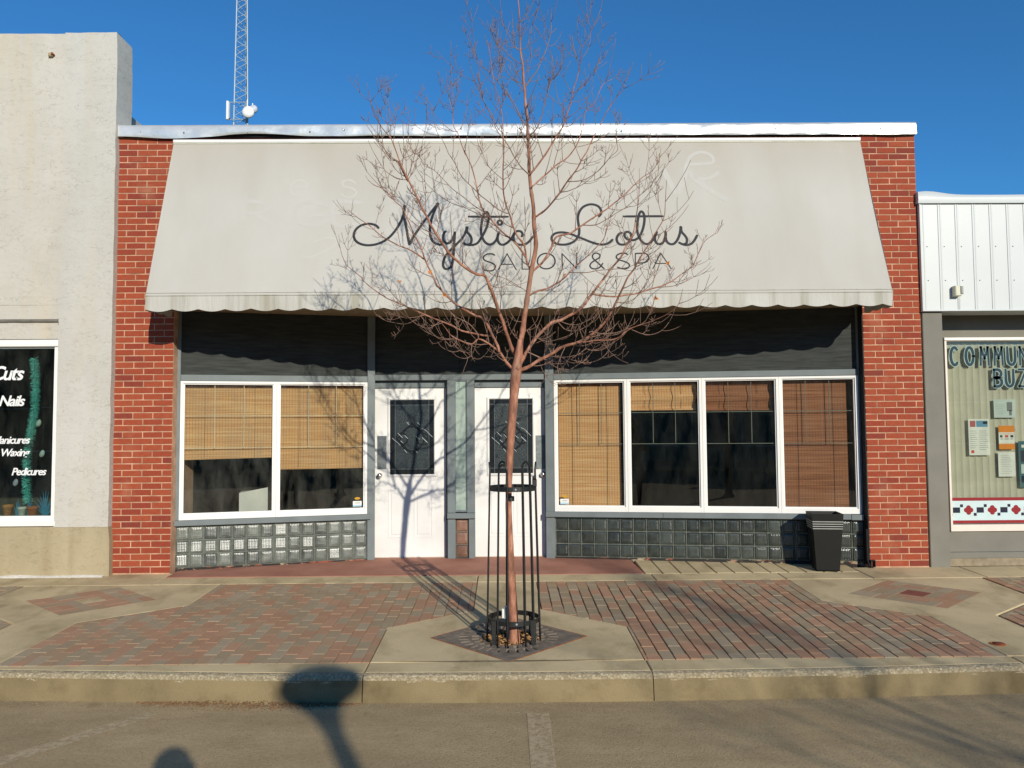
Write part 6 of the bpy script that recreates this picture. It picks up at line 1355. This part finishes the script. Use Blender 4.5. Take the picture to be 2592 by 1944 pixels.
def far_shop(x0, x1, h, col, lb):  # unseen shops put in to block sky; end ones lengthened against horizon glow
    S_ = thing('added_facing_shop', ((x0 + x1) / 2, -30, -.14), lb, 'shop', 'unseen shops added across the street')
    mt = plain('facing wall ' + str(x0), L(*col), .9, var=.15, sc=2)
    w_ = x1 - x0; wins_ = [(x0 + w_ * .08, x0 + w_ * .40), (x0 + w_ * .60, x0 + w_ * .92)]
    mb = MB(); mb.box((x0, -38, -.14), (x1, -29.9, h - .3)); mb.box((x0, -29.9, 2.6), (x1, -29.6, h)); mb.box((x0, -29.9, -.14), (x1, -29.6, .5))
    xs_ = [x0] + [v for p in wins_ for v in p] + [x1]
    for a, b in ((xs_[0], xs_[1]), (xs_[2], xs_[2] + .3), (xs_[3] - .3, xs_[3]), (xs_[4], xs_[5])): mb.box((a, -29.898, .5), (b, -29.602, 2.6))
    mb.build('wall', mt, S_)
    for a, b in wins_: MB().frame((a, -29.75, .5), (b, -29.65, 2.6), (.07,) * 4).build('window', M_white, S_)
    MB().box((xs_[2] + .35, -29.8, -.1), (xs_[3] - .35, -29.7, 2.2)).build('door', M_grey, S_); MB().chbox((x0, -29.55, h - .05), (x1, -29.9, h + .05), .01).build('coping', M_galv, S_)
far_shop(-60, -16.2, 5.4, (150, 120, 100), 'unseen tan shop added across the street, westernmost'); far_shop(-16, -5.2, 6.2, (130, 80, 62), 'unseen brick shop added across the street, second')
far_shop(-5, 6.2, 5.0, (176, 168, 150), 'unseen cream shop added facing the salon across the street'); far_shop(6.4, 18, 5.8, (112, 104, 96), 'unseen grey shop added across the street, fourth'); far_shop(18.2, 60, 5.2, (140, 110, 88), 'unseen brown shop added across the street, easternmost')

# photographer standing at the camera
PX, PY, PZ = -.10, -8.86, RZ
PE = thing('person', (PX, PY, PZ), 'photographer in dark coat whose head shadow falls on the road', 'person')
sk_v = [(0, 0, .98), (0, .01, 1.22), (0, .0, 1.44), (0, .02, 1.58), (0, .05, 1.66), (0, .07, 1.80), (.19, 0, 1.46), (.30, .12, 1.22), (.10, .20, 1.70), (-.19, 0, 1.46), (-.30, .12, 1.22), (-.10, .20, 1.70),
        (.10, 0, .92), (.12, .02, .50), (.12, -.02, .08), (.13, .12, .04), (-.10, 0, .92), (-.12, .02, .50), (-.12, -.02, .08), (-.13, .12, .04)]
sk_e = [(0, 1), (1, 2), (2, 3), (3, 4), (4, 5), (2, 6), (6, 7), (7, 8), (2, 9), (9, 10), (10, 11), (0, 12), (12, 13), (13, 14), (14, 15), (0, 16), (16, 17), (17, 18), (18, 19)]
sk_r = [.17, .17, .16, .065, .085, .10, .075, .055, .034, .075, .055, .034, .11, .07, .05, .045, .11, .07, .05, .045]
for sgn, b in ((1, 8), (-1, 11)):
    for k in range(4): sk_v.append((sgn * (.075 - .0 * k), .225, 1.735 - k * .018)); sk_e.append((b, len(sk_v) - 1)); sk_r.append(.009)
    sk_v.append((sgn * .075, .18, 1.66)); sk_e.append((b, len(sk_v) - 1)); sk_r.append(.010)
me = bpy.data.meshes.new('body'); me.from_pydata(sk_v, sk_e, []); me.materials.append(plain('dark coat', L(46, 48, 56), .9))
pb_ = link('body', me, PE, (PX, PY, PZ)); md = pb_.modifiers.new('skin', 'SKIN'); 
for i, v in enumerate(me.skin_vertices[0].data): v.radius = (sk_r[i], sk_r[i]); v.use_root = (i == 0)
pb_.modifiers.new('sub', 'SUBSURF').levels = 1; pb_.modifiers['sub'].render_levels = 1
MB().lathe([(0, 1.73), (.07, 1.74), (.098, 1.80), (.105, 1.86), (.09, 1.93), (.05, 1.97), (0, 1.985)], (PX, PY + .05, PZ), 16).build('hair', plain('dark hair', L(50, 40, 32), .9), PE, True)
MB().chbox((PX - .052, PY + .19, 1.475), (PX + .058, PY + .225, 1.54), .004).build('held_camera', M_bin, PE)
